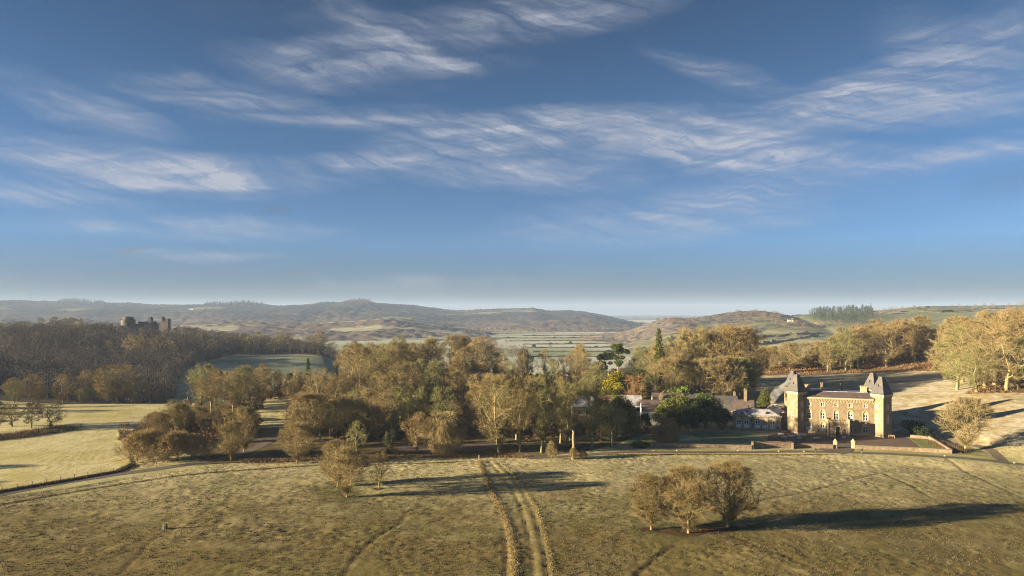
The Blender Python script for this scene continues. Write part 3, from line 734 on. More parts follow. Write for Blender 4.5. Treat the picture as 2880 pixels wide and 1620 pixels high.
def evergreen(name, h, clumps, n, size, trunk, seed, flat=1.0):
    rg = np.random.default_rng(seed)
    V, F = leaf_cloud([c[:3] for c in clumps], [c[3] for c in clumps], n, size, rg, flat)
    mc = mesh_np(name + '_crown', V, F); mc.materials.append(M_leaf)
    tv, tf = tubes(trunk, 6); mt = mesh_np(name + '_trunk', tv, tf); mt.materials.append(M_bark)
    kind(name, h, [('trunk', mt, 'b'), ('crown', mc, 'l')])
def ev_make():
    rg = np.random.default_rng(7)
    for k in range(2):        # yews and hollies: dense heaped domes
        cl = [(0, 0, 4.5, 3.0), (0, 0, 7.2, 2.4)]
        for i in range(26):
            a = rg.uniform(0, 6.28); z = rg.uniform(1.6, 8.2); r = (4.6 if z < 5 else 4.6 - (z - 5) * .95) * rg.uniform(.55, .95)
            cl.append((r * math.cos(a), r * math.sin(a), z, rg.uniform(.9, 1.7)))
        evergreen('yew%d' % k, 10.0, cl, 9500, .17, [(0, 0, -.5, 0, 0, 2.5, .5, .4), (0, 0, 2.5, 0, 0, 7, .4, .12)], 200 + k)
    cl = []                    # tall narrow conifer (sequoia-like column)
    for i in range(64):
        z = 2.5 + 24.5 * (i / 63); a = i * 2.4; r = (2.6 * (1 - (z / 28.5) ** 2.2) + .15) * rg.uniform(.5, 1)
        cl.append((r * math.cos(a), r * math.sin(a), z, rg.uniform(.7, 1.15) * (1.15 - z / 60)))
    evergreen('column', 28.0, cl, 11000, .17, [(0, 0, -.5, 0, 0, 3, .8, .65), (0, 0, 3, 0, 0, 26, .6, .08)], 210)
    for k in range(2):         # spruces: tiered cone
        cl = []
        for i in range(90):
            z = 2.0 + 17.5 * (i / 89); a = i * 2.4; r = 3.3 * (1 - z / 20.5) * rg.uniform(.35, 1) ; cl.append((r * math.cos(a), r * math.sin(a), z - r * .15, .42 + .55 * (1 - z / 20)))
        evergreen('spruce%d' % k, 20.0, cl, 7500, .17, [(0, 0, -.5, 0, 0, 2.5, .3, .26), (0, 0, 2.5, 0, 0, 19, .26, .04)], 220 + k, .6)
    cl = []                    # pine: long bare stems, flat-topped heads
    for i in range(22):
        a = rg.uniform(0, 6.28); z = rg.uniform(9.5, 17.0); r = rg.uniform(0, 3.6); cl.append((r * math.cos(a), r * math.sin(a), z, rg.uniform(.8, 1.5)))
    evergreen('pine', 18.0, cl, 6500, .18, [(0, 0, -.5, .2, 0, 8, .38, .3), (.2, 0, 8, 0, .2, 16.5, .3, .08)] + [(.1, .1, 8 + i, 3 * math.cos(i * 2.4), 3 * math.sin(i * 2.4), 9.5 + i, .1, .04) for i in range(7)], 230, .7)
    for k in range(2):         # ivy-clad trunk and limbs
        cl = []
        for b in range(3):
            ang = b * 2.1 + k
            for i in range(10):
                t = i / 9; cl.append((math.cos(ang) * 2.1 * t, math.sin(ang) * 2.1 * t, 1.2 + 7.6 * t + rg.normal() * .2, .95 - .35 * t + rg.uniform(0, .2)))
        V, F = leaf_cloud([c[:3] for c in cl], [c[3] for c in cl], 6000, .13, rg)
        mc = mesh_np('ivy', V, F); mc.materials.append(M_leaf)
        tv, tf = tubes([(0, 0, -.5, 0, 0, 2, .4, .33)] + [(0, 0, 2, math.cos(b * 2.1 + k) * 2.2, math.sin(b * 2.1 + k) * 2.2, 9.5, .25, .05) for b in range(3)], 6)
        mt = mesh_np('ivy_trunk', tv, tf); mt.materials.append(M_bark)
        tw = KIND['slim%d' % k][1][1][1]
        kind('ivied%d' % k, 10.0, [('trunk', mt, 'b'), ('ivy', mc, 'l'), ('crown', tw, 't')])
    cl = []                    # low evergreen shrub / laurel
    for i in range(14):
        a = rg.uniform(0, 6.28); r = rg.uniform(0, 1.6); cl.append((r * math.cos(a), r * math.sin(a), rg.uniform(.6, 1.9), rg.uniform(.6, 1.0)))
    V, F = leaf_cloud([c[:3] for c in cl], [c[3] for c in cl], 3200, .13, rg)
    mc = mesh_np('laurel_foliage', V, F); mc.materials.append(M_leaf)
    tv, tf = tubes([(0, 0, -.3, .3 * math.cos(i * 2.1), .3 * math.sin(i * 2.1), 1.6, .07, .03) for i in range(3)], 5)
    mt = mesh_np('laurel_stem', tv, tf); mt.materials.append(M_bark)
    kind('laurel', 2.8, [('stem', mt, 'b'), ('foliage', mc, 'l')])
ev_make()

TONES = {'auburn': (.84, .75, .60), 'warm': (1.45, 1.28, 1.1), 'golden': (1.06, 1.0, .88), 'olive': (.86, .98, .74), 'russet': (1.02, .90, .79), 'brown': (.94, .87, .80), 'pale': (1.3, 1.22, 1.1), 'grey': (.80, .80, .92), 'dark': (.55, .52, .52), 'rust': (1.2, .85, .68)}
LTONES = {'auburn': (.84, .75, .60), 'warm': (1.45, 1.28, 1.1), 'dark': (.75, .85, .75), 'green': (1.25, 1.35, .8), 'yellow': (4.2, 3.0, .5), 'olive': (1.8, 1.6, .9), 'bright': (2.2, 2.4, .9)}
TREES = []      # every tree: dict(o, px, py, region, tone, kindword, size)
RT = random.Random(42)
KW = {'park': 'rounded bare', 'broad': 'spreading bare', 'tall': 'tall-stemmed bare', 'gnarled': 'crooked bare', 'slim': 'slender bare', 'thicket': 'bushy bare', 'weeping': 'weeping bare', 'far': 'bare',
      'yew': 'dark evergreen', 'column': 'columnar evergreen', 'spruce': 'cone-shaped evergreen', 'pine': 'pine-like evergreen', 'ivied': 'ivy-clad', 'laurel': 'evergreen'}
def plant(knd, X, Y, h, tone='golden', name=None, region=None, label=None, cat='tree', group=None, wide=1.0, rz=None, sink=.0, ltone=None, nm=None):
    kh, parts = KIND[knd]; z = hz(X, Y) - sink
    s = h / kh; rz = RT.uniform(0, 6.28) if rz is None else rz
    base = ''.join(c for c in knd if not c.isdigit())
    nm = nm or {'thicket': 'thicket_shrub', 'laurel': 'evergreen_shrub', 'yew': 'yew_tree', 'spruce': 'spruce_tree', 'pine': 'pine_tree', 'column': 'conifer_tree', 'ivied': 'ivy_clad_tree', 'weeping': 'weeping_tree', 'broad': 'spreading_tree', 'tall': 'tall_tree', 'park': 'round_tree', 'gnarled': 'crooked_tree', 'slim': 'young_tree', 'far': 'distant_tree'}.get(base, 'bare_tree')
    r = empty(nm, (X, Y, z), rz, (s * wide, s * wide, s))
    jit = RT.uniform(.86, 1.14)
    for pn, me, tt in parts:
        o = bpy.data.objects.new(pn, me); COL.objects.link(o); o.parent = r
        if tt == 'l': c = LTONES[ltone or 'dark']
        else:
            c = TONES[tone]
            if tt == 'b': c = tuple(.5 + .5 * v for v in c)
        o.color = (c[0] * jit, c[1] * jit, c[2] * jit, 1)
    px = 1440 + S * X / Y; py = Y0 + (H - z - h * .55) * S / Y
    if label: tag(r, label, cat, group)
    TREES.append(dict(o=r, px=px, py=py, region=region, tone=tone if base not in ('yew', 'column', 'spruce', 'pine', 'laurel') else '', kw=KW[base], h=h, lab=label, cat=cat, Y=Y))
    return r
def plant_px(knd, px, py_top, Y=None, base=None, **kw):
    """tree named by its top in the photograph and by its foot (base row) or its distance"""
    if base is not None: X, Y = G(px, base)
    else: X = (px - 1440) / S * Y
    h = H - (py_top - Y0) / S * Y - hz(X, Y)
    return plant(knd, X, Y, max(h, 2.0), **kw)

# ---------------------------------------------------------------- buildings
stone = principled('rubble_stone', (.225, .178, .110), .9, (2.2, .6, .12), vary=[(.9, (.165, .122, .072), .42, .62), (3.0, (.33, .25, .15), .5, .68), (.12, (.25, .19, .13), .45, .7)])
dress = principled('dressed_stone', (.42, .335, .205), .85, (4, .3, .05), vary=[(.8, (.38, .29, .17), .5, .75)])
greystone = principled('grey_rubble', (.30, .26, .20), .9, (2.2, .6, .12), vary=[(1.0, (.12, .10, .08), .45, .65), (4, (.30, .26, .20), .55, .7)])
slate = principled('slate', (.085, .066, .064), .7, (3, .4, .05), vary=[(.5, (.125, .095, .082), .45, .65), (1.4, (.20, .17, .13), .55, .75, (3, 3, .3))])
slate2 = principled('old_slate', (.085, .080, .080), .75, (3, .4, .05), vary=[(.4, (.125, .112, .092), .48, .68), (2, (.06, .058, .06), .5, .7)])
frostslate = principled('frosted_slate', (.40, .39, .41), .8, (3, .3, .05), vary=[(.45, (.17, .15, .16), .45, .62), (2.0, (.42, .42, .44), .5, .75)])
white = principled('white_paint', (.78, .76, .70), .6)
limewash = principled('limewash', (.62, .62, .60), .85, (2, .2, .05), vary=[(.5, (.42, .43, .45), .5, .75)])
cream = principled('cream_render', (.55, .42, .27), .85, (2, .2, .05), vary=[(.6, (.42, .30, .19), .5, .7)])
dark = principled('dark_opening', (.012, .011, .010), .8)
lead = principled('lead', (.10, .10, .11), .6)
def glass_mat():
    m_ = bpy.data.materials.new('window_glass'); m_.use_nodes = True
    b = m_.node_tree.nodes['Principled BSDF']; b.inputs['Base Color'].default_value = (.025, .035, .035, 1); b.inputs['Roughness'].default_value = .12; b.inputs['Specular IOR Level'].default_value = .5
    return m_
glass = glass_mat()

def arch(w, zs, zt, n=5, x=0):
    """points of a gently pointed arch from left springing to right springing"""
    out = []
    for k in range(2 * n + 1):
        t = k / (2 * n); a = math.pi * (1 - t)
        xx = math.cos(a) * w / 2; zz = math.sin(a) ** .8 * (zt - zs)
        out.append((x + xx, zs + zz))
    return out
def wall_with_holes(b, x0, x1, z0, z1, y, holes, depth=.35):
    """front wall (facing -y) as strips round rectangular openings, with reveals"""
    xs = sorted({x0, x1, *[h[0] for h in holes], *[h[1] for h in holes]}); zs = sorted({z0, z1, *[h[2] for h in holes], *[h[3] for h in holes]})
    for xa, xb in zip(xs[:-1], xs[1:]):
        for za, zb in zip(zs[:-1], zs[1:]):
            xm, zm = (xa + xb) / 2, (za + zb) / 2
            if any(h[0] < xm < h[1] and h[2] < zm < h[3] for h in holes): continue
            b.quad((xa, y, za), (xb, y, za), (xb, y, zb), (xa, y, zb))
    for (xa, xb, za, zb) in holes:
        d = y + depth
        b.quad((xa, y, za), (xa, y, zb), (xa, d, zb), (xa, d, za)); b.quad((xb, y, za), (xb, d, za), (xb, d, zb), (xb, y, zb))
        b.quad((xa, y, za), (xa, d, za), (xb, d, za), (xb, y, za)); b.quad((xa, y, zb), (xb, y, zb), (xb, d, zb), (xa, d, zb))
def window(parent, x, w, z0, zs, zt, y=0.0, blind=None, sur=dress, transom=.6, mull=2, bar=.09):
    """stone surround with arched head (or flat when zt == zs), casement frame, panes"""
    b = MB(); m = .26
    if zt > zs + .05:
        inn = [(x - w/2, z0)] + arch(w, zs, zt, 5, x) + [(x + w/2, z0)]
        o2 = [(x - w/2 - m, z0 - .05)] + [(x + (px - x) * (1 + 2*m/w), zs + (pz - zs) * (1 + m/(zt - zs))) for px, pz in arch(w, zs, zt, 5, x)] + [(x + w/2 + m, z0 - .05)]
        n = len(inn)
        for k in range(n - 1):
            b.quad((o2[k][0], y - .05, o2[k][1]), (inn[k][0], y - .05, inn[k][1]), (inn[k+1][0], y - .05, inn[k+1][1]), (o2[k+1][0], y - .05, o2[k+1][1]))
            b.quad((o2[k][0], y - .05, o2[k][1]), (o2[k+1][0], y - .05, o2[k+1][1]), (o2[k+1][0], y + .02, o2[k+1][1]), (o2[k][0], y + .02, o2[k][1]))
            b.quad((inn[k][0], y - .05, inn[k][1]), (inn[k][0], y + .2, inn[k][1]), (inn[k+1][0], y + .2, inn[k+1][1]), (inn[k+1][0], y - .05, inn[k+1][1]))
        A = arch(w, zs, zt, 5, x); h_ = len(A) // 2
        b.add([(x - w/2, y - .01, zt)] + [(px, y - .01, pz) for px, pz in A[:h_+1]], [tuple([0] + list(range(h_ + 1, 0, -1)))])
        b.add([(x + w/2, y - .01, zt)] + [(px, y - .01, pz) for px, pz in A[h_:]], [tuple([0] + list(range(len(A) - h_, 0, -1)))])
        b.add([(px, y + .16, pz) for px, pz in A], [tuple(range(len(A) - 1, -1, -1))])      # blind stone tympanum
    else:
        b.box(x - w/2 - m, x - w/2, y - .05, y + .02, z0 - .12, zs + m); b.box(x + w/2, x + w/2 + m, y - .05, y + .02, z0 - .12, zs + m)
        b.box(x - w/2, x + w/2, y - .05, y + .02, zs, zs + m)
    b.box(x - w/2 - m - .05, x + w/2 + m + .05, y - .12, y + .05, z0 - .22, z0 - .02)
    wn = b.build('window', sur, parent)
    f = MB(); t = bar; yf = y + .2
    f.box(x - w/2, x - w/2 + t, yf, yf + .08, z0, zs); f.box(x + w/2 - t, x + w/2, yf, yf + .08, z0, zs)
    f.box(x - w/2 + t, x + w/2 - t, yf, yf + .08, z0, z0 + t); f.box(x - w/2 + t, x + w/2 - t, yf, yf + .08, zs - t, zs)
    zt_ = z0 + (zs - z0) * transom
    if mull >= 2: f.box(x - t * .6, x + t * .6, yf - .02, yf + .06, z0 + t, zs - t)
    f.box(x - w/2 + t, x + w/2 - t, yf - .03, yf + .05, zt_ - t * .5, zt_ + t * .5)
    f.build('frame', white, wn)
    MB().quad((x - w/2, y + .3, z0), (x + w/2, y + .3, z0), (x + w/2, y + .3, zs), (x - w/2, y + .3, zs)).build('pane', glass, wn)
    if blind:
        xa, xb, za, zb = blind
        MB().quad((x + xa * w, y + .292, z0 + za * (zs - z0)), (x + xb * w, y + .292, z0 + za * (zs - z0)), (x + xb * w, y + .292, z0 + zb * (zs - z0)), (x + xa * w, y + .292, z0 + zb * (zs - z0))).build('blind', limewash, wn)
    return wn
def crenels(b, x0, x1, y0, y1, z0, z1, n):
    st = (x1 - x0) / (2 * n - 1)
    for k in range(n): b.box(x0 + 2 * k * st, x0 + (2 * k + 1) * st, y0, y1, z0, z1)

def mansion():
    m = empty('mansion', (109.2, 230.0, 0.0), R(-18))
    tag(m, 'brown stone country mansion with steep-roofed corner towers and arched porch', 'mansion')
    XL_, XR_, D_ = -11.6, 13.2, 16.6
    cols = [-8.4, -4.15, 0.0, 4.35, 8.9]; holes = []
    for c in cols:
        holes.append((c - .55, c + .55, 9.45, 10.5)); holes.append((c - .72, c + .72, 5.05, 8.25))
        if c != 0: holes.append((c - .72, c + .72, 1.0, 4.05))
    b = MB(); wall_with_holes(b, XL_, XR_, -.8, 12.4, 0, holes)
    b.quad((XL_, D_, -.8), (XL_, 0, -.8), (XL_, 0, 12.4), (XL_, D_, 12.4)); b.quad((XR_, 0, -.8), (XR_, D_, -.8), (XR_, D_, 12.4), (XR_, 0, 12.4)); b.quad((XR_, D_, -.8), (XL_, D_, -.8), (XL_, D_, 12.4), (XR_, D_, 12.4))
    b.build('wall', stone, m)
    MB().box(-9.6, -3.4, -.22, -.01, -.5, .75).build('plinth', dress, m); MB().box(3.6, 11.2, -.22, -.01, -.5, .75).build('plinth', dress, m)
    for i, c in enumerate(cols):
        window(m, c, 1.1, 9.45, 10.5, 10.5, blind=(-.5, -.12, 0, 1) if i == 4 else None)
        window(m, c, 1.44, 5.05, 7.05, 8.25, blind=(-.5, 0, .0, .6) if i in (1, 4) else ((0, .5, 0, .45) if i == 3 else None))
        if c != 0: window(m, c, 1.44, 1.0, 3.1, 4.05, blind=(-.5, .5, 0, .62) if i in (0, 1) else ((-.3, .2, 0, .4) if i == 3 else None))
    # corbel table and cornice under the eaves
    co = MB()
    for k in range(44):
        x = -9.4 + k * .482
        if x < 11.2: co.box(x, x + .25, -.24, 0, 11.35, 11.85)
    for k in range(22):
        x = -9.3 + k * .964
        if x < 11.1: co.box(x, x + .42, -.12, 0, 10.98, 11.33)
    co.build('corbel_table', dress, m)
    MB().box(-9.9, 11.4, -.42, .02, 11.87, 12.42).build('cornice', dress, m)
    # roof: hipped ring with a low flat behind
    r = MB(); e = 12.45; t = 14.15; x0, x1, y0, y1 = XL_ - .2, XR_ + .2, -.55, D_ + .5; xi0, xi1, yi0, yi1 = XL_ + 3.4, XR_ - 3.2, 3.2, D_ - 3.2
    o_ = [(x0, y0, e), (x1, y0, e), (x1, y1, e), (x0, y1, e)]; i_ = [(xi0, yi0, t), (xi1, yi0, t), (xi1, yi1, t), (xi0, yi1, t)]
    r.add(o_ + i_, [(0, 1, 5, 4), (1, 2, 6, 5), (2, 3, 7, 6), (3, 0, 4, 7), (3, 2, 1, 0)])
    rf = r.build('roof', slate, m)
    MB().box(xi0 - .1, xi1 + .1, yi0 - .12, yi0 + .14, t - .05, t + .12).build('ridge', frostslate, rf)
    MB().box(xi0 + .3, xi1 - .3, yi0 + .4, yi1, t - .6, t - .04).build('roof_flat', lead, rf)
    # corner towers, set corner-on to the front
    def tower(cx, cy, front):
        w = 2.15; q = math.sqrt(.5)
        tw = MB(); tw.frustum(cx, cy, -.8, 13.4, w, w, w, w, math.pi/4)
        to = tw.build('tower', stone, m)
        MB().frustum(cx, cy, -.9, .5, w + .12, w + .12, w + .1, w + .1, math.pi/4).build('base', dress, to)
        cp = MB(); cp.frustum(cx, cy, 13.4, 14.15, w + .2, w + .2, w + .28, w + .28, math.pi/4)
        for s_ in range(4):
            a = s_ * math.pi/2 + math.pi/4
            for k in range(9):
                u = -w + .15 + k * (2 * w - .3) / 8; ca, sa = math.cos(a), math.sin(a)
                px, py = cx + ca * (w + .08) - sa * u, cy + sa * (w + .08) + ca * u
                cp.frustum(px, py, 13.02, 13.42, .11, .11, .11, .11, a)
        cp.build('cornice', dress, to)
        rr = MB(); rr.frustum(cx, cy, 14.15, 14.6, w + .55, w + .55, w + .12, w + .12, math.pi/4); rr.frustum(cx, cy, 14.6, 19.6, w + .12, w + .12, .62, .62, math.pi/4)
        ro = rr.build('tower_roof', slate2, to)
        MB().frustum(cx, cy, 19.6, 19.85, .70, .70, .64, .64, math.pi/4).build('roof_cap', lead, to)
        for s_, a in enumerate((-3*math.pi/4, -math.pi/4)):        # little triangular roof lights on the two front slopes
            d = MB(); ca, sa = math.cos(a), math.sin(a); f0 = w * .80
            def L(u, v, z): return (cx + ca * v - sa * u, cy + sa * v + ca * u, z)
            d.add([L(-.42, f0 - .05, 16.05), L(.42, f0 - .05, 16.05), L(0, f0 - .05, 17.35), L(0, f0 - 1.3, 17.35), L(-.42, f0 - .7, 16.05), L(.42, f0 - .7, 16.05)], [(0, 2, 3, 4), (1, 5, 3, 2), (0, 4, 5, 1)])
            dm = d.build('dormer', slate2, to)
            d2 = MB(); d2.add([L(-.34, f0 - .12, 16.12), L(.34, f0 - .12, 16.12), L(0, f0 - .12, 17.15)], [(0, 1, 2)]); d2.build('dormer_opening', dark, to)
            MB().add([L(-.36, f0 - .02, 15.95), L(.36, f0 - .02, 15.95), L(.36, f0 - .02, 16.22), L(-.36, f0 - .02, 16.22)], [(0, 1, 2, 3)]).build('dormer_sill', white, to)
            if front:
                for z0, z1 in ((9.2, 10.5), (4.9, 7.0)):
                    def box(u0, u1, v0, v1, za, zb, mt_, nm):
                        bb = MB(); vs = [L(u, v, z) for z in (za, zb) for (u, v) in ((u0, v0), (u1, v0), (u1, v1), (u0, v1))]
                        bb.add(vs, [(3,2,1,0),(4,5,6,7),(0,1,5,4),(1,2,6,5),(2,3,7,6),(3,0,4,7)]); return bb.build(nm, mt_, to)
                    box(-.55, .55, w, w + .06, z0 - .3, z1 + .35, dress, 'window_surround')
                    box(-.27, .27, w + .06, w + .075, z0, z1, glass, 'pane')
                    box(-.34, -.25, w + .06, w + .11, z0 - .05, z1 + .05, white, 'window_frame'); box(.25, .34, w + .06, w + .11, z0 - .05, z1 + .05, white, 'window_frame')
                    box(-.25, .25, w + .062, w + .10, (z0 + z1) / 2 - .05, (z0 + z1) / 2 + .05, white, 'glazing_bar')
    tower(-12.2, .8, True); tower(13.8, .8, True); tower(13.8, 15.8, False); tower(-12.2, 15.8, False)
    # chimneys
    def chimney(x, y, a, bb, z0, z1, n, mt_=dress):
        c = MB(); c.box(x - a, x + a, y - bb, y + bb, z0, z1 - .45); c.box(x - a - .1, x + a + .1, y - bb - .1, y + bb + .1, z1 - .45, z1 - .2)
        ch = c.build('chimney', mt_, m); k = MB(); crenels(k, x - a - .08, x + a + .08, y - bb - .08, y + bb + .08, z1 - .2, z1 + .15, n); k.build('chimney_cap', mt_, ch)
    chimney(-8.6, 6.0, .95, .6, 12.6, 16.0, 4); chimney(9.3, 6.0, .95, .6, 12.6, 16.0, 4)
    chimney(-3.3, 10.5, .30, .3, 13.0, 16.3, 2, stone); chimney(3.2, 10.5, .32, .32, 13.0, 16.2, 2, stone)
    # porch
    pf = -4.7; pw = 3.35
    p = MB()
    hs = [(-.75, .75, -.5, 3.45), (-2.55, -1.2, -.5, 2.75), (1.2, 2.55, -.5, 2.75)]
    wall_with_holes(p, -pw, pw, -.5, 5.0, pf, hs, .6)
    for s_ in (-1, 1):
        xa = s_ * pw
        p.quad((xa, pf, 2.9), (xa, 0, 2.9), (xa, 0, 5.0), (xa, pf, 5.0)); p.quad((xa, pf, -.5), (xa, pf + .7, -.5), (xa, pf + .7, 2.9), (xa, pf, 2.9)); p.quad((xa, -.8, -.5), (xa, 0, -.5), (xa, 0, 2.9), (xa, -.8, 2.9))
    p.quad((-pw, pf, 5.0), (pw, pf, 5.0), (pw, 0, 5.0), (-pw, 0, 5.0)); p.quad((-pw, pf + .6, 4.2), (-pw, 0, 4.2), (pw, 0, 4.2), (pw, pf + .6, 4.2))
    po = p.build('porch', stone, m)
    for (xa, xb, za, zb) in hs:
        c = (xa + xb) / 2; w = xb - xa; zs = zb - w * .62; A = arch(w, zs, zb, 5, c); h_ = len(A) // 2; s_ = MB(); y = pf - .03
        s_.add([(xa, y, zb)] + [(px, y, pz) for px, pz in A[:h_+1]], [tuple([0] + list(range(h_+1, 0, -1)))]); s_.add([(xb, y, zb)] + [(px, y, pz) for px, pz in A[h_:]], [tuple([0] + list(range(len(A) - h_, 0, -1)))])
        A2 = [(c + (px - c) * 1.3, zs + (pz - zs) * 1.22) for px, pz in A]
        for k in range(len(A) - 1):
            s_.quad((A2[k][0], pf - .08, A2[k][1]), (A[k][0], pf - .08, A[k][1]), (A[k+1][0], pf - .08, A[k+1][1]), (A2[k+1][0], pf - .08, A2[k+1][1]))
        s_.build('arch', dress, po)
    bt = MB()
    for xx in (-pw - .05, -1.05, .75, pw - .45): bt.box(xx, xx + .35 + (.15 if abs(xx) > 2 else 0), pf - .35, pf - .01, -.5, 2.3)
    for xx in (-pw - .1, pw - .42): bt.box(xx, xx + .52, pf - .3, pf + .3, 2.3, 5.9)
    bt.build('buttress', dress, po)
    cn = MB(); crenels(cn, -pw + .3, pw - .3, pf - .1, pf + .22, 5.25, 5.8, 5); cn.box(-pw, pw, pf - .14, pf + .25, 4.95, 5.25)
    for s_ in (-1, 1):
        cn.box(s_ * pw - .15, s_ * pw + .15, pf + .3, -.02, 4.95, 5.25)
        for k in range(4): cn.box(s_ * pw - .14, s_ * pw + .14, pf + .6 + k * 1.05, pf + 1.15 + k * 1.05, 5.25, 5.78)
    for k in range(13): cn.box(-pw + .15 + k * .5, -pw + .4 + k * .5, pf - .1, pf - .002, 4.5, 4.9)
    cn.build('parapet', dress, po)
    d = MB(); d.box(-.8, .8, -.06, .02, 0, 3.0); d.build('door', dark, m)
    st = MB(); st.box(-1.4, 1.4, pf - .9, pf - .36, -.3, .14); st.build('step', dress, po)
    for xx in (-2.2, -1.5, 1.3, 2.0): MB().cyl(xx, pf - .75, 0, .55, .22, .28, 8).build('planter', white, po)
    return m
mansion()

def annex():
    m = empty('annex_wing', (109.2, 230.0, 0.0), R(-18))
    # shift so that the origin lies at the base of the wing
    ox, oy = -25.2, -.2
    m.location = (109.2 + ox * math.cos(R(18)) + oy * math.sin(R(18)), 230 - ox * math.sin(R(18)) + oy * math.cos(R(18)), 0)
    tag(m, 'low grey stone wing with five white arched windows and frosted hipped roof', 'building')
    L_, D_ = 7.9, 10.0; wx = [-5.9, -3.4, .35, 2.75, 5.2]
    hs = [(x - .8, x + .8, .9, 4.35) for x in wx]
    b = MB(); wall_with_holes(b, -L_, L_, -.6, 5.0, 0, hs)
    b.quad((L_, 0, -.6), (L_, D_, -.6), (L_, D_, 5.0), (L_, 0, 5.0)); b.quad((-L_, D_, -.6), (-L_, 0, -.6), (-L_, 0, 5.0), (-L_, D_, 5.0)); b.quad((L_, D_, -.6), (-L_, D_, -.6), (-L_, D_, 5.0), (L_, D_, 5.0))
    b.build('wall', greystone, m)
    for x in wx: window(m, x, 1.6, .9, 3.5, 4.35, sur=dress, blind=(-.5, .5, 0, .45), bar=.14)
    c = MB(); c.box(-L_ - .25, L_ + .25, -.3, -.002, 4.98, 5.2)
    for k in range(30): c.box(-L_ + .1 + k * .53, -L_ + .4 + k * .53, -.22, -.003, 4.62, 4.96)
    crenels(c, -L_ - .2, L_ + .2, -.28, -.05, 5.2, 5.45, 22); c.build('parapet', greystone, m)
    for x in (-L_ + .15, -1.5, L_ - .5): MB().box(x, x + .4, -.28, -.003, -.6, 4.6).build('buttress', greystone, m)
    r = MB(); e, t = 5.1, 7.0; o_ = [(-L_ - .1, .05, e), (L_ + .1, .05, e), (L_ + .1, D_ + .2, e), (-L_ - .1, D_ + .2, e)]; i_ = [(-L_ + 4.4, 4.9, t), (L_ - 3.6, 4.9, t)]
    r.add(o_ + i_, [(0, 1, 5, 4), (1, 2, 5), (2, 3, 4, 5), (3, 0, 4), (3, 2, 1, 0)])
    r.add([(-L_ + .6, .3, 5.2), (-L_ + 5.6, .3, 5.2), (-L_ + 3.1, .3, 6.7), (-L_ + 3.1, 4.4, 6.85)], [(0, 1, 2), (0, 2, 3), (1, 3, 2)])
    rf = r.build('roof', frostslate, m)
    for x, y, z in ((-L_ + 3.1, -.02, 5.6), (L_ - 4.6, 1.6, 5.6)):
        d = MB(); d.add([(x - .6, y, z), (x + .6, y, z), (x, y, z + .85), (x - .6, y + 1.4, z + .3), (x + .6, y + 1.4, z + .3), (x, y + 1.6, z + .85)], [(0, 2, 5, 3), (1, 4, 5, 2)]); d.build('dormer', slate, rf)
        MB().add([(x - .5, y + .03, z + .03), (x + .5, y + .03, z + .03), (x, y + .03, z + .72)], [(0, 1, 2)]).build('dormer_opening', dark, rf)
    ch = MB(); ch.box(-2.7, -1.9, 4.6, 5.3, 6.2, 8.5); ch.box(-2.8, -1.8, 4.5, 5.4, 8.5, 8.8); ch.build('chimney', stone, m)
    return m
annex()

def range_building(name, label, px0, px1, Y, z_e, z_r, depth, rz_deg, wallm, roofm, wins=(), chim=(), gable=None, hip=0.0, zb=None, cat='building'):
    """gabled or hipped range; its long front runs from photo column px0 to px1 at about distance Y"""
    X0, X1 = (px0 - 1440) / S * Y, (px1 - 1440) / S * Y; cx = (X0 + X1) / 2
    L_ = (X1 - X0) / 2 / max(.5, math.cos(R(rz_deg)))
    g = hz(cx, Y); m = empty(name, (cx, Y, g), R(rz_deg)); tag(m, label, cat)
    e, t = z_e - g, z_r - g; hd = depth / 2
    b = MB(); b.box(-L_, L_, 0, depth, -1.0, e)
    if hip == 0: b.prism([(0, 0)], 0, 0) if False else None
    if hip == 0:
        for x in (-L_, L_ ):
            b.add([(x, 0, e), (x, depth, e), (x, hd, t - .12)], [(0, 1, 2) if x > 0 else (2, 1, 0)])
    b.build('wall', wallm, m)
    r = MB(); o = .3; th = .16
    if hip:
        r.add([(-L_ - o, -o, e), (L_ + o, -o, e), (L_ + o, depth + o, e), (-L_ - o, depth + o, e), (-L_ + hip, hd, t), (L_ - hip, hd, t)], [(0, 1, 5, 4), (1, 2, 5), (2, 3, 4, 5), (3, 0, 4), (3, 2, 1, 0)])
    else:
        for sgn in (0, 1):
            ya, yb = (-o, hd) if sgn == 0 else (depth + o, hd)
            ze = e - .1
            vs = [(-L_ - .12, ya, ze), (L_ + .12, ya, ze), (L_ + .12, yb, t), (-L_ - .12, yb, t)]
            vs += [(x, y, z + th) for x, y, z in vs]
            r.add(vs, [(3,2,1,0),(4,5,6,7),(0,1,5,4),(1,2,6,5),(2,3,7,6),(3,0,4,7)])
    rf = r.build('roof', roofm, m)
    MB().box(-L_ - .1 + hip, L_ + .1 - hip, hd - .12, hd + .12, t + th - .02, t + th + .1).build('ridge', slate2, rf)
    for (x, w, z0, z1, mt_) in wins:
        wn = MB().box(x - w/2 - .12, x + w/2 + .12, -.05, -.005, z0 - .12, z1 + .12).build('window', white if mt_ is None else mt_, m)
        MB().box(x - w/2, x + w/2, -.07, -.052, z0, z1).build('pane', glass, wn)
    for (x, y, w, zc) in chim:
        c = MB(); c.box(x - w/2, x + w/2, y - w/2, y + w/2, e, zc - g); c.box(x - w/2 - .1, x + w/2 + .1, y - w/2 - .1, y + w/2 + .1, zc - g - .35, zc - g - .12)
        for k in (-1, 1): c.cyl(x + k * w * .22, y, zc - g, zc - g + .5, .13, .11, 6)
        c.build('chimney', stone, m)
    return m
range_building('service_range', 'dark-roofed gabled house with tall stone chimney stack behind the arched wing', 2066, 2118, 252, 5.2, 8.3, 7, -18, greystone, slate, chim=[(.6, 3.5, 1.1, 12.3)])
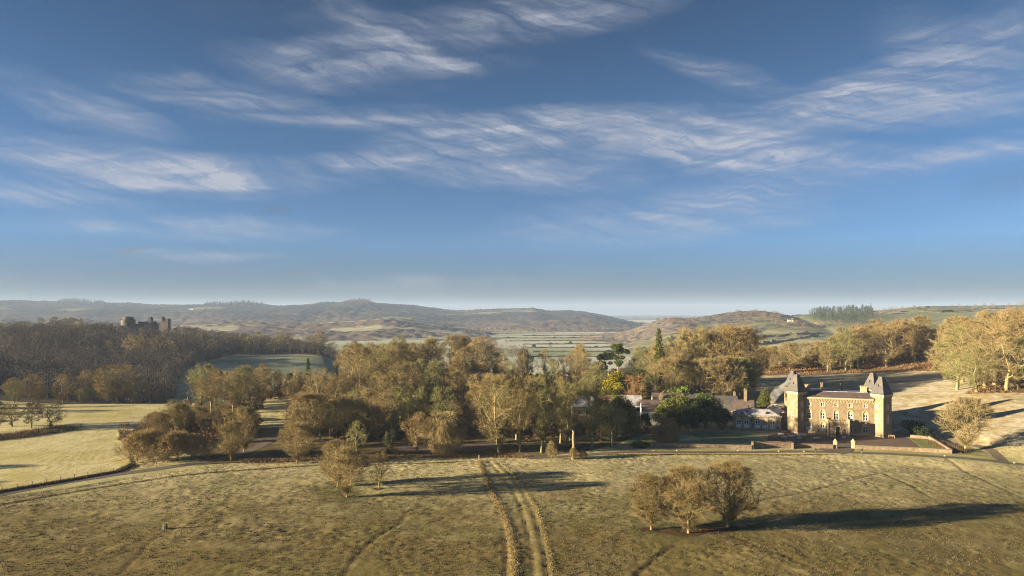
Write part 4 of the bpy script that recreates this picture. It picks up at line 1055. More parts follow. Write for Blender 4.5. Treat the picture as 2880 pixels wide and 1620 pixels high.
range_building('service_range', 'small hip-roofed block under the smoke between arched wing and mansion', 2158, 2200, 246, 5.2, 7.9, 6, -18, greystone, frostslate, hip=2.0, chim=[(-.9, 3, .7, 8.6)])
range_building('link_block', 'dark low link between the mansion tower and the arched wing', 2199, 2218, 239, 4.6, 5.6, 5, -18, greystone, slate, hip=.8)
range_building('service_range', 'long low brown-roofed range directly left of the arched wing', 2005, 2078, 257, 4.4, 6.9, 6, -14, greystone, slate2, wins=[(-3, .9, 1.5, 3.0, None), (0, .9, 1.5, 3.0, None), (3, .9, 1.5, 3.0, None)])
range_building('service_range', 'upper mossy slate range behind the long low brown roof', 2013, 2074, 268, 5.9, 8.0, 5, -10, greystone, slate2, chim=[(3.4, 3, .8, 9.6)])
range_building('barn', 'tall barn with plain pale brown roof above the dark evergreens', 1922, 2005, 270, 5.6, 8.7, 6, -5, greystone, slate2)
range_building('service_range', 'steep dark slate roof range behind the white gabled house', 1838, 1926, 264, 5.6, 9.5, 7, -4, greystone, slate, chim=[(-2.6, 1.5, .9, 9.6), (5.2, 1.5, .9, 9.0)])
wh = range_building('white_house', 'white limewashed house with sunlit gable beside the weeping tree', 1806, 1905, 250, 5.0, 8.5, 7, -6, limewash, slate, wins=[(-4.5, .8, 2.9, 4.1, None), (-1.5, .8, 2.9, 4.1, None), (2, .8, 2.9, 4.1, None), (-4.5, .8, .6, 1.9, None)], chim=[(.6, 4, .8, 9.9)])
range_building('court_range', 'cream courtyard range with arched windows under a snow-flecked roof', 1738, 1806, 268, 4.8, 8.3, 6, -3, cream, frostslate, wins=[(-2.4, 1.2, 2.0, 3.6, dress), (.4, 1.2, 2.0, 3.6, dress), (3.2, 1.2, 2.0, 3.6, dress)])
range_building('stable_block', 'grey stable block with frosted hipped roof behind the tall bare trees', 1612, 1690, 262, 5.0, 8.5, 8, 4, greystone, frostslate, hip=2.6, wins=[(-3, 1.0, 2.2, 3.6, cream), (0, 1.0, 2.2, 3.6, cream), (3, 1.0, 2.2, 3.6, cream)])
range_building('outbuilding', 'tan-roofed outbuilding between stable block and cream courtyard range', 1684, 1740, 270, 5.2, 8.0, 6, -3, cream, principled('tan_tiles', (.30, .20, .11), .85, (3, .4, .05), vary=[(.6, (.2, .13, .08), .45, .65)]))
range_building('outbuilding', 'red-walled shed at the left end of the stable yard', 1560, 1606, 268, 5.6, 7.8, 5, 6, principled('red_wall', (.25, .13, .09), .9, (2, .3, .05)), slate, wins=[(0, 1.0, 2.5, 4.2, None)])

# ruined castle on the wooded hill
def castle():
    Yc = 746.0; X0, _, _ = pos(400, 920, Yc); g = 19.0
    m = empty('ruined_castle', (X0, Yc, g), 0); tag(m, 'ruined grey castle with round keep crowning the wooded hill', 'castle')
    def lx(px): return (px - 1440) / S * Yc - X0
    def lz(py): return H - (py - Y0) / S * Yc - g
    cst = principled('castle_stone', (.14, .125, .105), .95, (.8, .8, .3), vary=[(.25, (.08, .07, .06), .45, .62), (1.2, (.20, .18, .15), .5, .7)])
    rd = random.Random(3)
    k = MB(); c = lx(360.5); r = (379 - 342) / 2 * Yc / S
    k.cyl(c, 0, -4, 2.5, r * 1.22, r * 1.0, 24); k.cyl(c, 0, 2.5, lz(899.5), r, r * .98, 24); kp = k.build('keep', cst, m)
    up = MB(); up.cyl(c, 0, lz(899.5), lz(891.5), r * .76, r * .74, 22); up.build('keep_turret', cst, kp)
    rag = MB()
    for j in range(12):
        a = j / 12 * 6.283; rag.frustum(c + math.cos(a) * r * .7, math.sin(a) * r * .7, lz(891.5), lz(891.5) + rd.uniform(.1, .9), .7, .7, .5, .5, a)
    for j in range(14):
        a = j / 14 * 6.283; rag.frustum(c + math.cos(a) * r * .92, math.sin(a) * r * .92, lz(899.5), lz(899.5) + rd.uniform(.1, .6), .8, .5, .7, .4, a)
    rag.build('parapet', cst, kp)
    for (x, z) in ((c - 2.5, 7), (c + 1.5, 4.5), (c + 3.5, 8)): MB().box(x - .4, x + .4, -r * 1.02, -r * .9, z, z + 1.3).build('window', dark, kp)
    def ragged(name, pxa, pxb, tops, y0, y1):
        b = MB(); n = len(tops) - 1; xa, xb = lx(pxa), lx(pxb)
        for j in range(n):
            za, zb2 = lz(tops[j]), lz(tops[j + 1]); a, bb = xa + (xb - xa) * j / n, xa + (xb - xa) * (j + 1) / n
            b.add([(a, y0, -4), (bb, y0, -4), (bb, y1, -4), (a, y1, -4), (a, y0, za), (bb, y0, zb2), (bb, y1, zb2), (a, y1, za)], [(0,3,2,1),(4,5,6,7),(0,1,5,4),(1,2,6,5),(2,3,7,6),(3,0,4,7)])
        return b.build(name, cst, m)
    ragged('turret', 331, 342, [909, 907.5, 908, 908.5], -2, 3)
    ragged('curtain_wall', 378, 388, [911, 910, 912], 0, 1.5)
    ragged('curtain_wall', 387, 418, [904, 904, 905, 904.5, 905, 904, 902], 1, 2.6)
    ragged('ruined_tower', 418, 426, [902, 892.5, 891.5, 893], -1.5, 3.5)
    ragged('gable_wall', 425, 440, [905, 907, 903, 906, 909], 2, 3.2)
    ragged('curtain_wall', 439, 462, [909.5, 909, 909.5, 909, 910], 0, 1.5)
    tw = ragged('ruined_tower', 456, 461.5, [892, 891, 893.5, 896], -3, 3)
    ragged('ruined_tower', 461, 477, [900, 903, 901, 903, 897, 896, 897], -3.5, 2.5)
    for px, py in ((466, 907), (448, 912), (412, 908)): MB().box(lx(px) - .5, lx(px) + .5, -3.54 if px > 455 else -.06 if px > 430 else .94, -3.4 if px > 455 else 0 if px > 430 else 1.0, lz(py), lz(py) + 1.3).build('window', dark, m)
castle()

# ---------------------------------------------------------------- drives, forecourt, garden
asphalt = principled('drive_surface', (.115, .094, .078), .9, (3, .3, .03), vary=[(.5, (.12, .095, .08), .45, .65)])
gravel = principled('forecourt_gravel', (.115, .082, .062), .95, (6, .5, .03), vary=[(.35, (.15, .108, .082), .4, .65), (5, (.09, .066, .05), .5, .7)])
lawn_m = principled('mown_lawn', (.12, .15, .035), .95, (5, .4, .03), vary=[(.4, (.17, .185, .06), .4, .65)])
def ribbon(name, pts, w, mat, dz=.05, nc=5, n=None, w2=None, z=None):
    L = sum(math.dist(a, b) for a, b in zip(pts[:-1], pts[1:])); n = n or max(20, int(L / 1.0))
    c = np.array(curve(pts, n)); d = np.gradient(c, axis=0); d /= np.linalg.norm(d, axis=1)[:, None]; nr = np.stack([-d[:, 1], d[:, 0]], 1)
    ww = np.linspace(w, w2 if w2 else w, n)
    o = np.linspace(-.5, .5, nc)
    P = c[:, None, :] + nr[:, None, :] * (o[None, :] * ww[:, None] + (vnoise(np.arange(n)[:, None] * .7, o[None, :] * 9, 4) - .5) * .35 * np.where(np.abs(o) > .45, 1, 0)[None, :])[..., None]
    Z = (gz(P[..., 0], P[..., 1]) if z is None else np.full(P.shape[:2], z)) + dz
    idx = np.arange(n * nc).reshape(n, nc)
    F = np.stack([idx[:-1, :-1], idx[:-1, 1:], idx[1:, 1:], idx[1:, :-1]], -1).reshape(-1, 4)
    ob = obj(name, mesh_np(name, np.concatenate([P, Z[..., None]], -1).reshape(-1, 3), F), mat, smooth=True)
    return tag(ob, kind='structure')
ribbon('drive', DRIVE_L, 3.4, asphalt, .06)
ribbon('drive', DRIVE_R, 2.8, asphalt, .06)
ribbon('drive', DRIVE_G, 9.0, asphalt, .075, w2=4.6)
ribbon('track', DRIVE_T, 2.6, principled('earth_track', (.11, .085, .06), .95, (3, .4, .05), vary=[(.8, (.16, .13, .08), .45, .6)]), .055)
def sheet(name, pxs, mat, z):
    b = MB(); b.slab([G(*p) for p in pxs][::-1], z - .3, z); o = b.build(name, mat); return tag(o, kind='structure')
sheet('forecourt', [(2157,1246),(2161,1225),(2215,1214),(2300,1211),(2420,1215),(2508,1221),(2557,1227),(2598,1268),(2455,1264),(2403,1266),(2349,1266),(2300,1262),(2227,1258),(2157,1256)], gravel, .045)
sheet('lawn', [(2558,1229),(2611,1229),(2664,1273),(2600,1269)], lawn_m, .10)

wallstone = principled('wall_stone', (.25, .19, .125), .95, (2.5, .8, .15), vary=[(2.2, (.16, .11, .075), .45, .6), (1.1, (.34, .27, .19), .52, .68)])
coping = principled('wall_coping', (.20, .165, .115), .9, (3, .4, .05), vary=[(1.0, (.2, .16, .11), .45, .65)])
def garden_wall(pts, h, th, label, ends=()):
    """rubble wall with coping laid along ground points"""
    c = curve(pts, max(8, int(sum(math.dist(a, b) for a, b in zip(pts[:-1], pts[1:])) / 2.0))) if len(pts) > 2 else [tuple(np.array(pts[0]) * (1 - t) + np.array(pts[1]) * t) for t in np.linspace(0, 1, 12)]
    x0, y0 = c[len(c) // 2]; g0 = hz(x0, y0)
    r = empty('garden_wall', (x0, y0, g0)); tag(r, label, 'wall', None)
    c = np.array(c); d = np.gradient(c, axis=0); d /= np.linalg.norm(d, axis=1)[:, None]; nr = np.stack([-d[:, 1], d[:, 0]], 1)
    def strip(nm, t, za, zb, mat, wob):
        n = len(c); rg = np.random.default_rng(len(c)); Vs = []
        for k in range(n):
            g = hz(*c[k]) - g0; wv = rg.uniform(-wob, wob)
            for s_, z in ((-1, za), (1, za), (1, zb + wv), (-1, zb + wv)):
                p = c[k] + nr[k] * s_ * t / 2; Vs.append((p[0] - x0, p[1] - y0, g + z))
        Fs = []
        for k in range(n - 1):
            a, b_ = 4 * k, 4 * k + 4
            for i in range(4): Fs.append((a + i, a + (i + 1) % 4, b_ + (i + 1) % 4, b_ + i))
        Fs += [(0, 3, 2, 1), (4*n-4, 4*n-3, 4*n-2, 4*n-1)]
        b = MB(); b.add(Vs, Fs); return b.build(nm, mat, r)
    strip('wall', th, -.6, h, wallstone, .03); strip('coping', th + .16, h + .002, h + .16, coping, .03)
    return r
garden_wall(GL([(1836,1257),(1900,1259),(2000,1262),(2114,1266)]), 1.15, .5, 'long low stone wall along the front of the shaded lawn')
garden_wall(GL([(2119,1262),(2170,1263),(2225,1264)]), 1.75, .6, 'taller wall length between the two jutting dark wall ends')
garden_wall(GL([(2230,1263),(2290,1265),(2343,1267)]), 1.15, .5, 'stone wall length ending at the left gate pillar')
def stub(px, py, h, L, label):
    x, y = G(px, py); d = np.array(houselocal(0, 0)) * 0; v = (-math.sin(R(18)), -math.cos(R(18)))
    garden_wall([(x - v[0] * .6, y - v[1] * .6), (x + v[0] * L, y + v[1] * L)], h, .5, label)
stub(2116, 1262, 1.9, 2.2, 'jutting wall end with dark side where lawn meets forecourt')
stub(2228, 1263, 1.6, 2.0, 'second jutting wall end with dark side nearer the gate pillars')
garden_wall(GL([(2405,1268),(2470,1271),(2570,1275),(2677,1280)]), 1.0, .5, 'low stone wall right of the gate pillars below the forecourt')
garden_wall(GL([(2677,1279),(2645,1254),(2613,1229)]), .95, .5, 'garden wall running back along the right side of the green lawn strip')
garden_wall(GL([(2611,1228),(2560,1226)]), .8, .45, 'short wall closing the far end of the green lawn strip')
def pillar(px, py, label):
    x, y = G(px, py); g = hz(x, y); r = empty('gate_pillar', (x, y, g), R(-18)); tag(r, label, 'pillar', 'gate pillars')
    MB().box(-.45, .45, -.45, .45, -.5, 1.9).build('shaft', dress, r); MB().box(-.55, .55, -.55, .55, 1.9, 2.1).build('cornice', dress, r)
    MB().frustum(0, 0, 2.1, 2.95, .48, .48, .05, .05).build('cap', dress, r)
pillar(2349, 1266, 'left stone gate pillar with pyramid cap before the mansion'); pillar(2399, 1267, 'right stone gate pillar with pyramid cap before the mansion')
# picnic tables on the gravel, frost on their tops
wood = principled('weathered_wood', (.16, .12, .08), .9)
frostw = principled('frosted_wood', (.70, .70, .72), .9)
def table(px, py, L, rz, label):
    x, y = G(px, py); r = empty('picnic_table', (x, y, hz(x, y) + .045), R(rz)); tag(r, label, 'table', 'picnic tables on the forecourt')
    MB().box(-L/2, L/2, -.38, .38, .70, .76).build('tabletop', frostw, r)
    for s_ in (-1, 1):
        MB().box(-L/2, L/2, s_ * .72 - .13, s_ * .72 + .13, .42, .47).build('bench_board', frostw, r)
        b = MB()
        for k in (-1, 1): b.add([(s_*L*.38-.05, k*.18, .70), (s_*L*.38+.05, k*.18, .70), (s_*L*.38+.05, k*.72, 0), (s_*L*.38-.05, k*.72, 0), (s_*L*.38-.05, k*.32, .70), (s_*L*.38+.05, k*.32, .70), (s_*L*.38+.05, k*.86, 0), (s_*L*.38-.05, k*.86, 0)], [(0,1,2,3),(7,6,5,4),(0,4,5,1),(3,2,6,7),(0,3,7,4),(1,5,6,2)])
        b.box(s_*L*.38-.04, s_*L*.38+.04, -.8, .8, .36, .43); b.build('leg_frame', wood, r)
for a in [(2196,1227,1.9,-18,'frosted picnic table nearest the arched wing'), (2226,1233,1.9,-18,'frosted picnic table at the left end of the middle cluster'), (2244,1231,1.7,-18,'frosted picnic table in the middle of the cluster'),
          (2256,1228,2.4,-18,'longest frosted picnic table, at the back of the cluster'), (2205,1236,1.5,-18,'frosted picnic table at front left of the cluster'), (2248,1239,1.5,-18,'frosted picnic table at the front of the cluster'), (2296,1240,1.9,-18,'lone frosted picnic table towards the gate')]: table(*a)
def bench():
    x, y = G(2507, 1231); r = empty('garden_bench', (x, y, hz(x, y) + .045), R(-18)); tag(r, 'wooden garden bench against the right mansion tower', 'bench')
    wd = principled('bench_wood', (.34, .24, .12), .8)
    for k in range(3): MB().box(-.95, .95, -.25 + k * .17, -.11 + k * .17, .43, .47).build('seat_slat', wd, r)
    for k in range(3): MB().box(-.95, .95, .26, .30, .55 + k * .15, .65 + k * .15).build('back_slat', wd, r)
    for sx in (-.9, .9):
        MB().box(sx-.04, sx+.04, -.27, -.2, 0, .66).build('leg', wd, r); MB().box(sx-.04, sx+.04, .22, .3, 0, 1.0).build('leg', wd, r); MB().box(sx-.05, sx+.05, -.29, .22, .661, .70).build('armrest', wd, r)
bench()
def post(px, py, h, label, name='sign_post', board=True, pm=None, bm_=None):
    x, y = G(px, py); r = empty(name, (x, y, hz(x, y)), R(-10)); tag(r, label, 'post')
    MB().box(-.08, .08, -.08, .08, -.3, h).build('post', pm or wood, r)
    if board: MB().box(-.3, .3, -.1, -.082, h - .75, h - .1).build('board', bm_ or principled('sign_board', (.05, .06, .04), .6), r)
mk = principled('marker_stone', (.45, .40, .30), .8)
post(2294, 1277, 1.35, 'small dark sign post on the verge left of the gate'); post(2424, 1283, 1.6, 'dark leaning sign post on the verge right of the gate')
post(1347, 1297, 1.5, 'pale post standing where the grass ridge begins', 'marker_post', False, mk)
for px, py, lb in [(1838,1269,'first pale kerb stone by the drive below the shaded lawn'),(1904,1268,'second pale kerb stone below the long lawn wall'),(2075,1270,'pale kerb stone below the right end of the lawn wall'),
                   (2190,1274,'pale kerb stone under the taller wall length'),(2262,1275,'pale kerb stone just left of the dark sign post'),(2657,1291,'pale kerb stone below the right wall corner'),(2853,1305,'pale kerb stone by the drive near the right frame edge')]:
    x, y = G(px, py); b = MB(); b.frustum(0, 0, -.1, .22, .22, .17, .14, .11); b.frustum(0, 0, .22, .28, .14, .11, .06, .05)
    o = b.build('kerb_stone', mk, loc=(x, y, hz(x, y) + .05)); tag(o, lb, 'stone', 'kerb stones along the drive')
def standing_stone():
    x, y = G(463, 1491); r = MB(); z0 = hz(x, y)
    rg = random.Random(4); lv = [(0 - .4, .52, .34), (.4, .50, .33), (.85, .46, .30), (1.08, .34, .22)]; n = 8; vs = []
    for z, a, b in lv:
        for k in range(n):
            t = 6.283 * k / n; q_ = 1 + rg.uniform(-.1, .1); vs.append((a * q_ * math.copysign(abs(math.cos(t)) ** .6, math.cos(t)), b * q_ * math.copysign(abs(math.sin(t)) ** .6, math.sin(t)), z + rg.uniform(-.04, .04)))
    fs = [tuple(range((len(lv) - 1) * n, len(lv) * n))]
    for j in range(len(lv) - 1):
        for k in range(n): fs.append((j*n+k, j*n+(k+1) % n, (j+1)*n+(k+1) % n, (j+1)*n+k))
    r.add(vs, fs); o = r.build('standing_stone', principled('mossy_stone', (.14, .13, .07), .95, (4, .8, .08), vary=[(2, (.22, .2, .13), .5, .65)]), loc=(x, y, z0)); tag(o, 'small mossy standing stone alone in the front field', 'stone')
standing_stone()
def fence(pts, label, step=3.0, h=1.15):
    c = np.array(curve(pts, 400)); L = np.r_[0, np.cumsum(np.hypot(*np.diff(c, axis=0).T))]; n = int(L[-1] / step)
    P = [(np.interp(k * step, L, c[:, 0]), np.interp(k * step, L, c[:, 1])) for k in range(n + 1)]
    x0, y0 = P[n // 2]; g0 = hz(x0, y0); r = empty('wire_fence', (x0, y0, g0)); tag(r, label, 'fence')
    me = None; segs = []
    for k, (x, y) in enumerate(P):
        z = hz(x, y) - g0
        if me is None: me = MB().box(-.06, .06, -.06, .06, -.4, h).build('post', wood, r); me.location = (x - x0, y - y0, z); mesh = me.data
        else:
            o = bpy.data.objects.new('post', mesh); COL.objects.link(o); o.parent = r; o.location = (x - x0, y - y0, z)
        if k:
            xp, yp = P[k - 1]; zp = hz(xp, yp) - g0
            for hh in (.35, .7, 1.05): segs.append((xp - x0, yp - y0, zp + hh, x - x0, y - y0, z + hh, .012, .012))
    tv, tf = tubes(segs, 3); obj('wire', mesh_np('wire', tv, tf), lead, r)
fence(GL([(-80,1400),(0,1384),(180,1352),(330,1326),(368,1308)]), 'wire fence on posts along the lower edge of the pale left field')
fence(GL([(700,1309),(900,1303),(1100,1296),(1300,1293)]), 'post fence along the front of the central wood')

# rough grass left standing on the mown ridge, along the fence and the field edge
def tufts(name, pts, width, n, h, colr, seed, wb=.10):
    rg = np.random.default_rng(seed); c = np.array(curve(pts, 300)); k = rg.integers(0, 299, n); t = rg.random(n)
    p = c[k] * (1 - t[:, None]) + c[np.minimum(k + 1, 299)] * t[:, None] + rg.normal(size=(n, 2)) * width / 2.4
    z = gz(p[:, 0], p[:, 1]) - .03
    D = np.stack([rg.normal(size=n) * .45, rg.normal(size=n) * .45, np.ones(n)], 1); D /= np.linalg.norm(D, axis=1)[:, None]
    V, F = twig_tris(np.concatenate([p, z[:, None]], 1), D, rg.uniform(.5, 1.2, n) * h, rg.uniform(.6, 1.4, n) * wb, rg)
    o = obj(name, mesh_np(name, V, F), principled(name + '_blades_%d' % seed, colr, .95, vary=[(1.5, tuple(v * .6 for v in colr), .4, .65)])); tag(o, kind='stuff'); return o
tufts('tall_grass', RIDGE, 1.0, 12000, .30, (.26, .205, .09), 1, .07)
tufts('tall_grass', [(x + 2.0, y) for x, y in TRACK], .7, 3500, .26, (.25, .20, .085), 2)
tufts('fence_grass', GL([(-80,1402),(0,1386),(180,1354),(330,1328),(372,1306)]), 1.0, 9000, .7, (.12, .085, .035), 3)
tufts('field_edge_grass', GL([(0,1420),(140,1392),(330,1362),(480,1343),(700,1324),(900,1310),(1300,1300)]), 1.0, 6000, .32, (.17, .14, .06), 4)
tufts('verge_tussocks', GL([(1700,1280),(1900,1279),(2100,1280),(2330,1284)]), .8, 5000, .45, (.22, .16, .06), 5)
tufts('dead_bracken', GL([(690,1300),(800,1297),(1000,1288),(1120,1288)]), 3.0, 9000, .9, (.22, .145, .072), 6)
tufts('dead_bracken', GL([(1180,1287),(1300,1286),(1420,1284),(1480,1285)]), 2.4, 6000, .7, (.24, .145, .066), 7)
tufts('dead_bracken', GL([(-60,1240),(60,1225),(150,1212),(175,1205)]), 6.0, 12000, 1.3, (.19, .13, .07), 8)
tufts('dead_bracken', GL([(2632,1240),(2660,1256),(2690,1274)]), 3.2, 6000, 1.1, (.13, .09, .05), 9)
def pasture_grass():
    rg = np.random.default_rng(33); n = 42000; Y = rg.uniform(100, 215, n); X = rg.uniform(-.82, .86, n) * Y
    k = ~(inpoly(X, Y, P_leftfield) | inpoly(X, Y, P_verge) | inpoly(X, Y, P_verge2) | inpoly(X, Y, P_wood) | inpoly(X, Y, P_pasture)) & (fbm(X / 5, Y / 5, 15, 3) > .40)
    lx, ly = houselocal(X, Y); k &= ~((ly > -38) & (lx > -48) & (lx < 40))
    for pts in (DRIVE_L, DRIVE_R, TRACK): k &= dline(X, Y, pts) > 2.4
    X, Y = np.repeat(X[k], 4), np.repeat(Y[k], 4); n = len(X); X = X + rg.normal(size=n) * .13; Y = Y + rg.normal(size=n) * .13
    D = np.stack([rg.normal(size=n) * .6, rg.normal(size=n) * .6, np.ones(n)], 1); D /= np.linalg.norm(D, axis=1)[:, None]
    V, F = twig_tris(np.stack([X, Y, gz(X, Y) - .03], 1), D, rg.uniform(.16, .38, n), rg.uniform(.06, .13, n), rg)
    o = obj('pasture_grass', mesh_np('pasture_grass', V, F), principled('grass_tussock', (.085, .068, .030), .95, vary=[(.05, (.12, .10, .05), .42, .6), (1.2, (.06, .05, .022), .5, .68)])); tag(o, kind='stuff')
pasture_grass()
def bracken_slope():
    rg = np.random.default_rng(12); n = 60000
    X = rg.uniform(130, 300, n); Y = rg.uniform(250, 470, n); k = inpoly(X, Y, P_bracken) & (fbm(X / 9, Y / 9, 91, 3) > .42); X, Y = X[k], Y[k]; n = len(X)
    D = np.stack([rg.normal(size=n) * .7, rg.normal(size=n) * .7, np.ones(n)], 1); D /= np.linalg.norm(D, axis=1)[:, None]
    V, F = twig_tris(np.stack([X, Y, gz(X, Y) - .05], 1), D, rg.uniform(.5, 1.4, n), rg.uniform(.15, .5, n), rg)
    o = obj('dead_bracken', mesh_np('dead_bracken', V, F), principled('bracken_fronds', (.18, .10, .045), .95, vary=[(.15, (.15, .105, .055), .42, .62), (1.0, (.24, .14, .06), .5, .7)])); tag(o, kind='stuff')
bracken_slope()

# smoke from the wing's chimney
def smoke():
    path = [(2173,1139,.35), (2174,1128,.9), (2178,1117,1.6), (2186,1106,2.1), (2194,1096,2.3), (2203,1087,2.2), (2214,1079,2.0), (2226,1072,1.4), (2232,1069,.5)]
    n = 14; vs = []; fs = []; rg = random.Random(2); Yc = 247.0
    for j, (px, py, r) in enumerate(path):
        x, y, z = pos(px, py, Yc)
        for k in range(n):
            a = 6.283 * k / n; q_ = r * rg.uniform(.8, 1.2); vs.append((x + q_ * math.cos(a), y + q_ * math.sin(a) * .9 + 0 * j, z + .35 * q_ * math.sin(a * 2 + j)))
    for j in range(len(path) - 1):
        for k in range(n): fs.append((j*n+k, j*n+(k+1) % n, (j+1)*n+(k+1) % n, (j+1)*n+k))
    fs += [tuple(range(n-1, -1, -1)), tuple(range((len(path)-1)*n, len(path)*n))]
    m_ = bpy.data.materials.new('smoke_vapour'); m_.use_nodes = True; q = NT(m_.node_tree); out = q.n('ShaderNodeOutputMaterial'); v = q.n('ShaderNodeVolumePrincipled')
    g = q.n('ShaderNodeNewGeometry'); n_ = q.noise(g.outputs['Position'], .55, 4, .6, .6)
    q.l(q.mapr(n_.outputs['Fac'], .40, .72, 0, 1.1), v.inputs['Density']); v.inputs['Color'].default_value = (.95, .95, .97, 1); v.inputs['Anisotropy'].default_value = .2
    q.l(v.outputs[0], out.inputs['Volume'])
    b = MB(); b.add(vs, fs); o = b.build('smoke', m_); tag(o, kind='stuff')
    bm = bmesh.new(); bm.from_mesh(o.data); bmesh.ops.recalc_face_normals(bm, faces=bm.faces); bm.to_mesh(o.data); bm.free()
smoke()

# ---------------------------------------------------------------- far things: valley hedges, farmhouses, mast, plantations
hedge_m = principled('far_hedge', (.065, .055, .035), .95, vary=[(.1, (.12, .085, .05), .45, .65)])
def vfloor(px, py): Y = (H - VAL) * S / (py - Y0); return ((px - 1440) / S * Y, Y)
HEDGES = [(1478,1700,1004,'nearest'),(1500,1742,990,'second'),(1476,1752,978,'third'),(1470,1760,968,'fourth'),(1420,1742,959,'fifth'),(1360,1700,951,'sixth'),(1470,1800,944,'seventh'),(1290,1560,938,'eighth'),(1560,1850,932,'ninth'),(1240,1500,927,'tenth'),(1560,1900,922,'eleventh')]
for k, (a, b_, py, o_) in enumerate(HEDGES):
    xa, ya = vfloor(a, py + 1.0); xb, yb = vfloor(b_, py - .6); n = int(math.dist((xa, ya), (xb, yb)) / 7) + 2; rg = np.random.default_rng(k); vs = []; fs = []
    for i in range(n):
        t = i / (n - 1); x, y = xa + (xb - xa) * t, ya + (yb - ya) * t + 6 * math.sin(i * .21 + k); h_ = 1.7 + rg.random() * 1.4 + (2.5 if rg.random() < .05 else 0); w_ = 1.2 + rg.random() * .6
        vs += [(x, y - w_, VAL - .5), (x, y - w_ * .7, VAL + h_ * .8), (x, y, VAL + h_), (x, y + w_, VAL - .5)]
    for i in range(n - 1):
        for j in range(3): fs.append((4*i+j, 4*i+j+4, 4*i+j+5, 4*i+j+1))
    b = MB(); b.add(vs, fs); o = b.build('hedge', hedge_m); tag(o, 'dark field hedge on the valley floor, %s line counted from the camera' % o_, 'hedge', 'valley hedges')
def hill_hedge(pa, pb, Hd, label, k):
    rg = np.random.default_rng(100 + k); n = max(8, int(math.dist(pa, pb) / 4)); P = []
    for i in range(n):
        t = i / (n - 1); P.append(hill_at(Hd, pa[0] + (pb[0] - pa[0]) * t, py=pa[1] + (pb[1] - pa[1]) * t + 1.2 * math.sin(i * .5 + k)))
    P = np.array(P); P[:, 1] = np.convolve(np.pad(P[:, 1], 2, 'edge'), np.ones(5) / 5, 'valid'); P[:, 2] = np.convolve(np.pad(P[:, 2], 2, 'edge'), np.ones(5) / 5, 'valid'); vs = []; fs = []
    for x, y, z in P:
        h_ = 2.0 + rg.random() * 2.5 + (4 if rg.random() < .12 else 0); vs += [(x, y - 1.8, z - 2.5), (x, y - 1.2, z + h_ * .8), (x, y, z + h_), (x, y + 1.8, z - 2.5)]
    for i in range(n - 1):
        for j in range(3): fs.append((4*i+j, 4*i+j+4, 4*i+j+5, 4*i+j+1))
    b = MB(); b.add(vs, fs); tag(b.build('hedge', hedge_m), label, 'hedge', 'hedges on the right hill')
for k, (a_, b_, lb) in enumerate([((2470,884),(2880,872),'upper field hedge high on the green right hill'), ((2560,906),(2790,893),'second field hedge lower on the green right hill'), ((2100,952),(2360,934),'slanting hedge crossing the pale fields behind the grove'),
                                  ((2120,974),(2300,944),'lower slanting hedge across the pale fields behind the grove'), ((2110,930),(2330,926),'level hedge above the pale fields behind the grove'), ((2600,864),(2700,888),'hedge running down the green right hill')]): hill_hedge(a_, b_, HR, lb, k)
def farm(px, py, Hd, w, label, rz=0, Yv=None):
    if Hd is None: x, y = vfloor(px, py); z = VAL
    else: x, y, z = hill_at(Hd, px, py=py)
    r = empty('farmhouse', (x, y, z), R(rz)); tag(r, label, 'house', 'white farmhouses in the distance')
    MB().box(-w/2, w/2, -3.2, 3.2, -3, 4.6).build('wall', white, r)
    b = MB(); b.add([(-w/2-.3, -3.6, 4.5), (w/2+.3, -3.6, 4.5), (w/2+.3, 0, 7.4), (-w/2-.3, 0, 7.4), (w/2+.3, 3.6, 4.5), (-w/2-.3, 3.6, 4.5)], [(0,1,2,3), (3,2,4,5), (0,3,5), (1,4,2), (5,4,1,0)]); b.build('roof', slate, r)
    for k in (-1, 1): MB().box(k*w*.25-.6, k*w*.25+.6, -3.26, -3.21, 1.2, 2.8).build('window', dark, r)
    c = MB(); c.box(w*.36-.5, w*.36+.5, -.5, .5, 6.2, 8.6); c.build('chimney', white, r)
farm(2222,905,HR,12,'white cottage on the right hill below the conifer plantation',-10); farm(2238,894,HR,13,'upper white cottage left of the conifer plantation',10); farm(2094,900,HR,15,'white farmhouse below the brown wooded knoll',5)
farm(1354,957,None,34,'long low white farm building on the valley floor',3); farm(1640,914,None,30,'tiny white farm far out in the valley',0); farm(935,931,None,26,'white farm buildings at the foot of the long ridge',8)
farm(537,871,HL,24,'white house high on the left ridge',0); farm(1510,918,None,22,'pale farm at the foot of the ridge end',0)
def mast():
    x, y, z = hill_at(HL, 86, py=846); r = empty('radio_mast', (x, y, z), 0); tag(r, 'thin radio mast on the far left ridge', 'mast')
    b = MB(); b.frustum(0, 0, -5, 88, 1.1, 1.1, .5, .5); b.build('pole', lead, r)
    for zz in (30, 55, 80): MB().frustum(0, 0, zz, zz + 3, 1.6, 1.6, 1.4, 1.4).build('antenna', lead, r)
mast()

